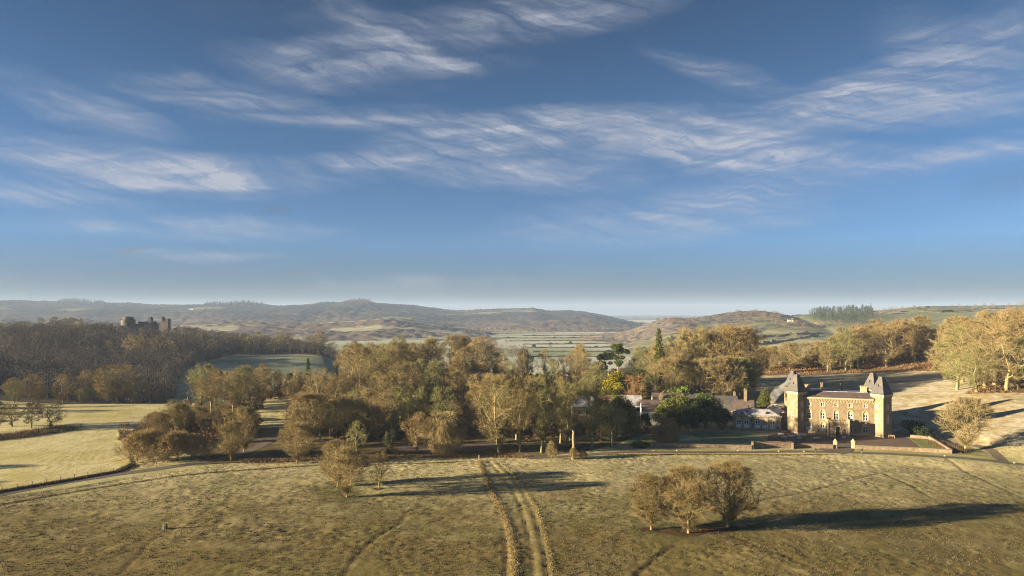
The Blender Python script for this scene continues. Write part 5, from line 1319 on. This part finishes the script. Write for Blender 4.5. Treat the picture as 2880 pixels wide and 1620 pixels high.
def joined(name, pts, mat, seed, ntri, size, hh, shape='round', colr=(1, 1, 1)):
    """a far-off wood as one mass: every tree a stem and a cloud of small faces"""
    rg = np.random.default_rng(seed); P = np.array(pts, float); n = len(P)
    h = rg.uniform(hh[0], hh[1], n); Vs = []; N = n * ntri
    base = np.repeat(P, ntri, 0); hr = np.repeat(h, ntri)
    d = rg.normal(size=(N, 3)); d /= np.linalg.norm(d, axis=1)[:, None]; rad = rg.uniform(.45, 1.0, N) ** .5
    if shape == 'round':
        p = base + np.stack([d[:, 0] * hr * .36 * rad, d[:, 1] * hr * .36 * rad, hr * (.58 + d[:, 2] * .42 * rad)], 1)
        D = d * .7 + np.array([0, 0, .5]) + rg.normal(size=(N, 3)) * .4
    else:
        t = rg.random(N) ** .7; a = rg.uniform(0, 6.283, N); rr = (1 - t) * .20 * hr * rg.uniform(.5, 1.05, N) + .1
        p = base + np.stack([np.cos(a) * rr, np.sin(a) * rr, hr * (.08 + .92 * t)], 1); D = np.stack([np.cos(a), np.sin(a), -.4 + 0 * a], 1) + rg.normal(size=(N, 3)) * .3
    D /= np.linalg.norm(D, axis=1)[:, None]
    V, F = twig_tris(p, D, rg.uniform(.7, 1.4, N) * size, rg.uniform(.5, 1.3, N) * size * .36, rg)
    tv, tf = tubes([(x, y, z - 1, x, y, z + k * .7, k * .018, k * .008) for (x, y, z), k in zip(P, h)], 4)
    VV, FF = join([(V, F), (tv, tf)]); o = obj(name, mesh_np(name, VV, FF), mat); o.color = (*colr, 1); tag(o, kind='stuff'); return o
def scatter(poly_px, n, seed, Hd=None, mind=0):
    """photo-space outline on a far hill or the valley floor -> points"""
    rg = np.random.default_rng(seed); out = []
    xs = [p[0] for p in poly_px]; ys = [p[1] for p in poly_px]
    U = rg.uniform(min(xs), max(xs), n * 4); V_ = rg.uniform(min(ys), max(ys), n * 4); k = inpoly(U, V_, poly_px)
    for u, v in list(zip(U[k], V_[k]))[:n]:
        if Hd is None: x, y = vfloor(u, v); out.append((x, y, VAL))
        else: out.append(hill_at(Hd, u, py=v))
    return out
M_conifer = tinted('far_conifers', (.030, .040, .020), .95, .4, .05)
joined('conifer_plantation', scatter([(2268,896),(2300,880),(2360,877),(2450,874),(2460,905),(2400,915),(2300,908)], 330, 3, HR), M_conifer, 3, 130, 2.0, (15, 24), 'cone', (1.3, 1.3, 1.1))
joined('hill_copse', scatter([(2660,866),(2880,860),(2880,872),(2760,874)], 40, 4, HR), M_farwood, 4, 90, 1.5, (8, 13))
joined('hill_copse', scatter([(2040,884),(2130,880),(2200,886),(2200,905),(2060,905)], 120, 5, HR), M_farwood, 5, 60, 1.7, (9, 14), colr=(.8, .7, .7))
joined('hill_copse', scatter([(1845,902),(1890,897),(1950,900),(1950,915),(1850,918)], 70, 6, HR), M_farwood, 6, 60, 1.7, (9, 13), colr=(.95, .7, .6))
joined('hill_copse', scatter([(2150,905),(2300,912),(2420,918),(2420,930),(2300,925),(2160,918)], 110, 61, HR), M_farwood, 61, 60, 1.6, (7, 11), colr=(1.05, .85, .75))
joined('hill_copse', scatter([(2440,875),(2560,866),(2600,862),(2600,868),(2500,880)], 26, 62, HR), M_farwood, 62, 70, 1.5, (6, 10))
joined('ridge_conifers', scatter([(163,850),(210,848),(300,856),(300,862),(165,858)], 170, 7, HL), M_conifer, 7, 24, 6, (20, 30), 'cone', (.9, 1, 1.1))
joined('ridge_conifers', scatter([(572,858),(690,853),(750,860),(700,868),(575,866)], 200, 8, HL), M_conifer, 8, 24, 6, (20, 30), 'cone', (.9, 1, 1.1))
joined('ridge_copse', scatter([(985,850),(1010,846),(1040,850),(1045,860),(975,860)], 90, 9, HL), M_farwood, 9, 30, 5, (16, 24), colr=(.5, .5, .5))
for k, (poly, n, c) in enumerate([([(1288,945),(1560,940),(1560,928),(1290,926)], 120, (1.15, 1.0, .85)), ([(1560,938),(1700,936),(1700,930),(1560,930)], 50, (.8, .75, .75)), ([(1630,966),(1690,962),(1690,950),(1630,950)], 24, (1.2, 1.0, 1.1)),
                                  ([(960,946),(1290,950),(1290,930),(960,925)], 150, (1.1, .95, .85)), ([(600,934),(1000,934),(1000,922),(600,920)], 150, (1.1, .95, .9)), ([(1700,966),(1790,962),(1790,940),(1700,945)], 30, (.8, .75, .7)), ([(1900,930),(2100,950),(2100,935),(1900,918)], 70, (1, .85, .75)),
                                  ([(1280,985),(1400,985),(1400,962),(1280,958)], 50, (1.0, .85, .75)), ([(1300,1010),(1480,1010),(1480,992),(1300,990)], 40, (.9, .8, .75))]):
    joined('valley_wood', scatter(poly, n, 20 + k), M_farwood, 20 + k, 60, 2.6, (10, 17), colr=c)
for k, (px, py, h_, lb) in enumerate([(1502,979,9,'small dark lone tree on the frosted valley fields'), (1548,981,10,'bushy dark tree beside the valley hedges'), (1604,968,8,'tiny lone field tree right of the bushy valley tree'), (1012,948,14,'round dark evergreen standing in the far valley')]):
    x, y = vfloor(px, py); plant('yew0' if k != 1 else 'far0', x, y, h_, 'dark', label=lb, region='valley', wide=1.2, nm='field_tree')

# ---------------------------------------------------------------- planting: trees one can tell apart, named by hand
HAND = [  # kind, px, top row, foot row / distance, tone, label, extra
 ('park0',1832,1338,dict(base=1489),'auburn','left and smallest of the three rounded bare trees in the front field',dict(wide=1.0)),
 ('park1',1937,1320,dict(base=1498),'auburn','middle of the three rounded bare trees, standing nearest the camera',dict(wide=.98)),
 ('park2',2048,1306,dict(base=1483),'auburn','right and biggest of the three rounded bare trees in the front field',dict(wide=1.04)),
 ('park1',976,1262,dict(base=1398),'golden','nearer rounded bare tree left of the mown track, clear trunk showing',{}),
 ('park2',950,1243,dict(base=1368),'golden','rounded bare tree half hidden behind the nearer one left of the track',{}),
 ('slim0',1066,1276,dict(base=1375),'brown','thin young bare tree just right of the two rounded ones by the track',{}),
 ('park1',2715,1122,dict(base=1266),'golden','large round-headed bare tree beside the garden wall right of the mansion',dict(wide=1.05,nm='round_tree')),
 ('slim1',438,1245,dict(base=1312),'brown','small bare tree at the left end of the drive verge',dict(wide=1.2)),
 ('slim0',587,1232,dict(base=1290),'golden','leaning small bare tree on the verge left of the drive bend',dict(wide=1.2)),
 ('park0',650,1188,dict(base=1296),'golden','bare tree with short dark trunk on the sunlit verge by the drive',dict(wide=.85)),
 ('park1',686,1150,dict(base=1271),'golden','tall bare verge tree standing nearest the drive bend',dict(wide=.75)),
 ('park2',836,1190,dict(base=1304),'golden','pale-twigged bare tree on the grass just right of the drive bend',dict(wide=.95)),
 ('gnarled0',1004,1185,dict(base=1268),'olive','bare tree with forked mossy trunk behind the field edge',dict(wide=.9)),
 ('ivied0',1095,1212,dict(base=1280),'dark','short ivy-smothered stump tree at the wood edge',{}),
 ('broad0',1173,1160,dict(base=1272),'russet','bare tree with thick mossy leaning trunk before the car park',{}),
 ('weeping',1248,1150,dict(base=1270),'pale','low-branched bare tree with drooping pale boughs before the car park',dict(nm='bare_tree',wide=1.1)),
 ('tall0',1245,1085,dict(Y=212),'olive','tall bare tree rising over the drooping one by the car park',{}),
 ('broad1',1404,1058,dict(base=1274),'golden','big golden bare tree just right of the grassy ride',{}),
 ('tall1',1462,1052,dict(base=1272),'golden','tall straight bare tree second right of the grassy ride',{}),
 ('tall2',1523,1062,dict(base=1274),'olive','tall mossy bare tree with clear sunlit trunk left of the dead trunk',{}),
 ('tall0',1597,1072,dict(base=1256),'olive','tall slim bare tree standing behind the dead trunk',dict(wide=.95)),
 ('tall1',1665,1050,dict(base=1262),'olive','tall mossy bare tree right of the dead trunk, stable roof behind',dict(wide=1.0)),
 ('broad2',1722,1130,dict(base=1254),'olive','dark dense-crowned tree in front of the courtyard buildings',dict(wide=1.0)),
 ('pine',1690,1112,dict(Y=224),'dark','shaggy dark pine-like tree before the cream courtyard range',dict(ltone='olive',wide=1.1)),
 ('yew1',1745,1102,dict(Y=226),'dark','big shadowy evergreen left of the weeping tree',dict(ltone='olive',wide=.85)),
 ('weeping',1868,1165,dict(base=1248),'brown','brown weeping tree with hanging twigs behind the lawn wall',dict(wide=1.05)),
 ('yew0',1812,1160,dict(Y=240),'dark','dark evergreen directly behind the weeping tree',dict(wide=.9)),
 ('yew0',1905,1102,dict(Y=240),'dark','broad sunlit-topped yew right of the weeping tree',dict(ltone='olive',wide=1.25)),
 ('yew1',1945,1115,dict(Y=237),'dark','dark yew filling the gap between the two tall yews before the barn',dict(wide=1.1)),
 ('yew1',1866,1132,dict(Y=246),'dark','dark evergreen rising behind the weeping tree crown',dict(ltone='dark',wide=1.0)),
 ('yew1',1985,1098,dict(Y=243),'dark','tall dark yew with visible trunk left of the arched wing',dict(wide=1.05,ltone='green')),
 ('yew0',2038,1146,dict(Y=246),'dark','round dark evergreen close against the arched wing',dict(wide=.95)),
 ('yew1',2152,1090,dict(Y=262),'dark','olive-green evergreen standing left of the rising smoke',dict(ltone='olive',wide=.6)),
 ('column',1853,918,dict(Y=300),'dark','tall columnar dark conifer spiring above the grove',dict(ltone='green',wide=.85)),
 ('pine',1700,982,dict(Y=330),'dark','dark pine group leader above the yellow-leaved bush, left one',dict(ltone='dark')),
 ('pine',1740,958,dict(Y=325),'dark','taller dark pine with lit top left of the columnar conifer',dict(ltone='green',wide=1.1)),
 ('yew0',1790,1028,dict(Y=300),'dark','large dark holm-oak-like evergreen below the columnar conifer',dict(wide=1.35)),
 ('yew1',1835,1045,dict(Y=290),'dark','dark evergreen mound at the foot of the columnar conifer',dict(wide=.9)),
 ('yew1',1732,1040,dict(Y=296),'dark','yellow-leaved evergreen bush shining among dark trees',dict(ltone='yellow',wide=1.0)),
 ('slim1',1790,1050,dict(Y=282),'rust','rust-red twigged small tree in front of the dark evergreens',dict(wide=1.1)),
 ('laurel',1895,1085,dict(Y=278),'dark','bright green leafy bush above the barn roofs',dict(ltone='bright',wide=1.0)),
 ('laurel',1905,1078,dict(Y=281),'dark','second bright green bush right beside the first above the barn',dict(ltone='bright',wide=1.0)),
 ('column',2012,1000,dict(Y=292),'dark','dark narrow evergreen in the grove behind the barn',dict(wide=1.0)),
 ('spruce0',866,1005,dict(Y=330),'dark','dark cone-shaped spruce against the shadowed valley field, left one',dict(ltone='green')),
 ('spruce1',944,1002,dict(Y=345),'dark','dark cone-shaped spruce at the right end of the shadowed field',dict(ltone='dark',wide=.8)),
 ('ivied0',447,1158,dict(Y=236),'olive','ivy-clad tree with three leafy arms left in the drive copse',dict(ltone='olive',wide=1.0)),
 ('ivied1',532,1150,dict(Y=232),'olive','ivy-clad tree with green leafy arms right in the drive copse',dict(ltone='olive',wide=1.0)),
 ('broad0',330,1024,dict(Y=352),'golden','big sunlit domed oak on the crest of the left field',dict(wide=1.3)),
 ('tall2',238,1042,dict(Y=350),'golden','narrow pale tree left of the big domed oak on the crest',dict(wide=.9)),
 ('broad1',178,1055,dict(Y=345),'brown','broad brown tree second left of the big domed oak',dict(wide=1.0)),
 ('broad2',110,1075,dict(Y=338),'brown','low brown tree on the crest further left of the domed oak',{}),
 ('broad0',40,1070,dict(Y=335),'olive','olive-brown tree at the far left of the crest row',{}),
 ('broad1',-30,1065,dict(Y=335),'brown','crest tree cut by the left frame edge',{}),
 ('gnarled1',142,1122,dict(base=1206),'dark','dark flat-branched bare tree at the right of the left-edge group',dict(wide=1.15)),
 ('broad2',88,1132,dict(base=1205),'dark','dark bushy bare tree in the middle of the left-edge group',{}),
 ('gnarled1',34,1132,dict(base=1200),'dark','dark two-stemmed bare tree near the left frame edge',{}),
 ('broad1',-18,1128,dict(base=1215),'dark','dark bare tree cut by the left frame edge',{}),
 ('gnarled0',2690,905,dict(Y=345),'golden','crooked old oak with pale trunk above the pasture, nearest the wood corner',{}),
 ('gnarled1',2660,930,dict(Y=332),'pale','broken pale-trunked oak at the lowest edge of the right wood',{}),
 ('broad0',2800,872,dict(Y=292),'golden','tallest golden tree at the right edge wood',{}),
 ('broad2',2860,865,dict(Y=285),'russet','tall russet-tinted tree at the right frame edge',{}),
 ('gnarled1',2770,960,dict(Y=280),'golden','leaning bare oak low on the bank at the right edge',{}),
 ('far2',2548,1168,dict(Y=250),'dark','dark low bush behind the right mansion tower',dict(nm='shrub')),
]
for kd, px, tp, w, tone, lb, ex in HAND:
    plant_px(kd, px, tp, tone=tone, region='hand', label=lb, **w, **ex)
def shrub(kd, px, top, base, lb, tone='russet', **k): plant_px(kd, px, top, base=base, tone=tone, region='hand', label=lb, cat='shrub', **k)
shrub('thicket0', 1552, 1246, 1292, 'upright golden shrub left of the dead trunk', 'golden', wide=.6)
shrub('laurel', 1790, 1238, 1258, 'clipped evergreen hedge bush at the left end of the lawn wall', ltone='green', wide=1.5)
shrub('laurel', 1815, 1242, 1259, 'second evergreen bush against the lawn wall end', ltone='green', wide=1.4)
shrub('laurel', 2588, 1190, 1216, 'dark hedge bush near the back of the mansion side yard', wide=1.2); shrub('laurel', 2570, 1180, 1205, 'dark hedge bush further back in the mansion side yard', wide=1.2); shrub('laurel', 2604, 1204, 1224, 'dark hedge bush at the front of the mansion side yard', wide=1.2)
shrub('thicket1', 1640, 1270, 1292, 'low brown bush right of the dead trunk foot', 'russet', wide=1.0)
for k, (px, tp, bs) in enumerate([(385,1225,1298),(420,1215,1292),(470,1228,1296),(500,1220,1290),(540,1228,1290)]):
    shrub('thicket%d' % (k % 2), px, tp, bs, ['leftmost russet thicket bush of the drive copse','second russet thicket bush from the left in the drive copse','third russet thicket bush from the left in the drive copse','fourth russet thicket bush in the drive copse','rightmost russet thicket bush of the drive copse'][k], 'warm', wide=1.15)
# dead standing trunk
def snag():
    x, y = G(1612, 1292); r = empty('dead_trunk', (x, y, hz(x, y)), 0, (1.1, 1.1, .82)); tag(r, 'pale dead tree trunk standing at the field edge', 'tree')
    tv, tf = tubes([(0,0,-.5,.05,0,2,.55,.42),(.05,0,2,.2,.1,4.5,.42,.36),(.2,.1,4.5,.05,.1,7,.36,.34),(.05,.1,7,.15,0,9.2,.34,.28),(.15,0,9.2,-.1,0,9.9,.30,.2)], 8)
    obj('trunk', mesh_np('snag', tv, tf), principled('dead_wood', (.28, .21, .12), .9, (3, .6, .1), vary=[(1.5, (.25, .18, .09), .45, .6)]), r, True)
    tv, tf = tubes([(.1,0,3.4,.9,.2,4.0,.18,.1),(.1,.1,6.2,-.7,0,6.9,.14,.07)], 5); obj('limb_stub', mesh_np('snag_stub', tv, tf), MATS['dead_wood'], r)
    plant_px('thicket0', 1612, 1262, base=1294, tone='golden', region='hand', label='tangle of golden scrub round the foot of the dead trunk', cat='shrub', wide=.7)
snag()
post(1025, 1252, 3.4, 'white notice board on a post in the shade of the central wood', 'notice_board', True, None, white)

# crowded woods: each tree its own object, spaced so that crowns just overlap
RF = random.Random(7)
TAKEN = [(t['o'].location.x, t['o'].location.y) for t in TREES]
def blocked(X, Y):
    lx, ly = houselocal(X, Y)
    if -36 < lx < 34 and -34 < ly < 22: return True
    px = 1440 + S * X / Y
    if 1550 < px < 2120 and 238 < Y < 282: return True
    for pts, w in ((DRIVE_L, 4.5), (DRIVE_R, 4.5)):
        for (x1, y1), (x2, y2) in zip(pts[:-1], pts[1:]):
            L2 = (x2-x1)**2 + (y2-y1)**2; t = max(0, min(1, ((X-x1)*(x2-x1) + (Y-y1)*(y2-y1)) / L2))
            if math.hypot(X-x1-t*(x2-x1), Y-y1-t*(y2-y1)) < w: return True
    if 1298 < px < 1335 and Y < 300: return True          # grassy ride
    if 748 < px < 808 and Y < 318: return True            # drive opening
    return False
def fill(region, n, px0, px1, Ya, Yb, top, kinds, tones, mind=5.0, hmin=6, hmax=30, wide=(.85, 1.1)):
    got = 0; tries = 0
    while got < n and tries < n * 60:
        tries += 1; Y = RF.uniform(Ya, Yb); px = RF.uniform(px0, px1); X = (px - 1440) / S * Y
        if blocked(X, Y) or any((X-a)**2 + (Y-b)**2 < mind**2 for a, b in TAKEN): continue
        tp = (np.interp(px, [p[0] for p in top[2]], [p[1] for p in top[2]]) + RF.uniform(top[0], top[1])) if len(top) == 3 else RF.uniform(*top)
        h = H - (tp - Y0) / S * Y - hz(X, Y); h = max(hmin, min(hmax, h))
        plant(RF.choice(kinds), X, Y, h, RF.choice(tones), region=region, wide=RF.uniform(*wide)); TAKEN.append((X, Y)); got += 1
BR = ['broad0', 'broad1', 'broad2']; TA = ['tall0', 'tall1', 'tall2']; PK = ['park0', 'park1', 'park2']
GO = ['golden', 'golden', 'golden', 'olive', 'brown', 'pale']
fill('field crest', 9, -20, 430, 338, 368, (1045, 1095), BR + PK, ['brown', 'golden', 'olive'], 6)
fill('drive copse', 15, 400, 715, 222, 262, (1120, 1185), PK + ['tall0', 'gnarled0'], ['golden', 'brown', 'olive', 'russet'], 4.2)
fill('drive copse', 13, 560, 735, 268, 335, (1020, 1075), BR + TA, GO, 5.5)
fill('drive copse', 7, 725, 830, 300, 372, (1020, 1060), BR + TA, GO, 6)
fill('central wood', 14, 820, 1000, 216, 262, (1105, 1170), BR + PK + ['gnarled0'], GO, 5)
fill('central wood', 14, 815, 1010, 268, 330, (1035, 1090), BR + TA, GO, 6)
fill('central wood', 11, 930, 1140, 290, 350, (0, 40, [(930,985),(1000,955),(1060,958),(1140,1000)]), BR, ['golden', 'golden', 'olive'], 6.5)
fill('central wood', 20, 1000, 1296, 214, 265, (1085, 1150), TA + BR, GO, 5.2)
fill('central wood', 20, 1060, 1310, 268, 335, (1000, 1060), BR + TA, GO, 6)
fill('central wood', 24, 980, 1370, 350, 425, (938, 985), BR + TA, GO + ['russet', 'grey'], 6.5)
fill('yard wood', 9, 1345, 1640, 212, 234, (1055, 1110), TA, ['golden', 'olive'], 5)
fill('yard wood', 18, 1338, 1580, 238, 300, (1050, 1110), BR + TA, GO, 6)
fill('yard wood', 20, 1300, 1660, 320, 400, (965, 1020), TA + ['gnarled0'], ['brown', 'golden', 'olive'], 6.5)
fill('yard wood', 9, 1590, 1790, 300, 375, (1000, 1070), BR + ['gnarled1'], GO, 6)
GRV = [(1780,985),(1850,950),(1900,930),(1960,915),(2040,898),(2080,900),(2115,945),(2135,975)]
fill('mansion grove', 17, 1790, 2112, 298, 345, (0, 25, GRV), BR + TA, ['golden', 'golden', 'olive', 'brown', 'russet'], 6.5, hmax=36)
fill('mansion grove', 10, 1870, 2120, 284, 298, (985, 1050), BR + PK, ['golden', 'olive', 'brown'], 5.5)
fill('hillside row', 15, 2125, 2330, 385, 440, (0, 35, [(2125,985),(2200,965),(2330,940)]), PK + BR, ['golden', 'golden', 'russet', 'pale'], 6)
fill('hillside wood', 32, 2310, 2600, 385, 480, (0, 35, [(2310,938),(2400,912),(2480,896),(2600,886)]), BR + ['gnarled0', 'gnarled1'], ['golden', 'auburn', 'olive', 'russet', 'brown'], 6.5)
fill('hillside wood', 12, 2560, 2720, 372, 450, (0, 35, [(2540,900),(2640,897),(2720,888)]), BR + ['gnarled0'], ['golden', 'brown', 'auburn', 'olive', 'russet'], 7)
fill('hillside wood', 16, 2690, 2900, 300, 430, (0, 40, [(2690,888),(2800,872),(2900,862)]), BR + ['gnarled0'], ['golden', 'brown', 'auburn', 'olive', 'russet'], 7)
fill('hillside wood', 8, 2690, 2900, 268, 310, (930, 990), ['gnarled0', 'gnarled1', 'broad2'], ['golden', 'olive'], 8)
FA = ['far0', 'far1', 'far2']
fill('valley hedgerow wood', 24, 560, 1010, 662, 725, (930, 968), FA, ['golden', 'brown', 'olive', 'grey'], 8)
fill('castle hill', 26, -10, 330, 680, 740, (0, 25, [(-10,905),(110,890),(250,892),(330,915)]), FA, ['olive', 'brown', 'golden'], 8)
fill('castle hill', 30, -20, 520, 585, 690, (0, 34, [(-20,922),(200,924),(340,936),(520,940)]), FA, ['pale', 'golden', 'pale', 'brown'], 8, wide=(1.0, 1.3))  # mostly pale tones put the sunlit crown row into the twig colour
fill('castle hill', 10, 470, 600, 660, 740, (0, 30, [(470,915),(600,945)]), FA, ['grey', 'olive', 'brown'], 8)

# the shaded wood below the castle and the unseen wooded ridge shaped to shade it read as one mass
def shade_wood():
    rg = np.random.default_rng(77); pts = []
    X = rg.uniform(-740, -150, 5200); Y = rg.uniform(395, 880, 5200)
    k = inpoly(X, Y, P_castlewood) & ~inpoly(X, Y, P_valfield); X, Y = X[k], Y[k]
    px = 1440 + S * X / Y
    cas = (px > 318) & (px < 490) & (Y > 715)
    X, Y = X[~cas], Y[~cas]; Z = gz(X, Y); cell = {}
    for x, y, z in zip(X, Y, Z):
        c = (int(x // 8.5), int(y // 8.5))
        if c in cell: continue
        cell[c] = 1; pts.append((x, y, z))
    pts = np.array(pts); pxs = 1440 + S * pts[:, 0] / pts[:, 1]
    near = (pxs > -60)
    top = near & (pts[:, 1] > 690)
    joined('shaded_wood', pts[near & ~top], M_farwood, 71, 400, .85, (12, 18), colr=(.58, .57, .62))  # dark bluish tint paints extra shade into this wood's colour
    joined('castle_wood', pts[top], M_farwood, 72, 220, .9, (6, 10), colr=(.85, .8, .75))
    joined('unseen_ridge_wood', pts[~near & (pts[:, 1] < 520)], M_farwood, 73, 70, 2.6, (10, 15), colr=(.7, .66, .66))  # added trees on the unseen ridge, only where they shade the wood
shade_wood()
# undergrowth that closes the floor of the central woods
def under():
    rg = np.random.default_rng(9); n = 2200; X = rg.uniform(-140, 75, n); Y = rg.uniform(212, 430, n)
    k = inpoly(X, Y, P_wood) & ~inpoly(X, Y, P_park); X, Y = X[k], Y[k]
    k = np.array([not blocked(x, y) for x, y in zip(X, Y)]); X, Y = X[k], Y[k]
    k = fbm(X / 14, Y / 14, 5, 2) > .42; X, Y = X[k], Y[k]
    joined('undergrowth', np.stack([X, Y, gz(X, Y)], 1), M_farwood, 81, 150, .75, (1.8, 5.0), colr=(.95, .72, .55))
under()

# trees beyond the left frame edge whose long shadows cross the fields
for X, Y, h in [(-250,262,15),(-262,240,13),(-300,268,17),(-235,282,12),(-190,150,13),(-205,168,14),(-285,300,16),(-330,285,18),(-240,205,10)]:
    plant(RF.choice(BR), X, Y, h, 'brown', region='off left')

# ---------------------------------------------------------------- labels for the crowded trees: tone, habit, place
LM = [('the ivy-smothered stump',1095,1245),('the dead trunk',1612,1245),('the weeping tree',1868,1205),('the mansion porch',2355,1205),('the left mansion tower',2240,1150),('the right mansion tower',2480,1150),('the castle keep',360,910),
      ('the white gabled house',1830,1160),('the columnar conifer',1853,1000),('the stable block',1650,1130),('the shadowed valley field',700,1045),('the drive bend',775,1235),('the pair by the track',965,1320),('the big domed oak',330,1080),
      ('the wall-side round tree',2715,1190),('the barn roof',1960,1118),('the left ivy-clad tree',447,1195),('the left spruce',866,1050),('the grassy ride',1312,1160),('the conifer plantation',2360,895),('the right frame edge',2880,980),('the left frame edge',0,960)]
def direc(dx, dy):
    a = math.degrees(math.atan2(-dy, dx)); k = int(((a + 22.5) % 360) // 45)
    return ['right of', 'above right of', 'above', 'above left of', 'left of', 'below left of', 'below', 'below right of'][k]
ORD = ['nearest', 'second nearest', 'third nearest', 'fourth nearest', 'fifth nearest', 'sixth nearest', 'seventh nearest', 'eighth nearest', 'ninth nearest', 'tenth nearest', 'eleventh nearest', 'twelfth nearest', 'thirteenth nearest', 'fourteenth nearest', 'fifteenth nearest', 'sixteenth nearest', 'seventeenth nearest', 'eighteenth nearest']
groups = {}
for t in TREES:
    if t['lab']: continue
    if t['region'] == 'off left':
        tag(t['o'], 'bare brown tree in the row beyond the left frame edge', 'tree', 'trees beyond the left frame edge'); continue
    best = min(LM, key=lambda l: math.hypot(t['px'] - l[1], t['py'] - l[2])); d = math.hypot(t['px'] - best[1], t['py'] - best[2])
    groups.setdefault((t['tone'], t['kw'], best[0], direc(t['px'] - best[1], t['py'] - best[2])), []).append((d, t))
for (tone, kw, lm, di), ls in groups.items():
    ls.sort(key=lambda q_: q_[0])
    for k, (d, t) in enumerate(ls):
        rk = '' if len(ls) == 1 else ' ' + ORD[min(k, 17)]
        tag(t['o'], ('%s %s tree%s %s %s' % (tone, kw, rk, di, lm)).strip(), 'tree', 'trees of the ' + t['region'])
print('TREES', len(TREES))
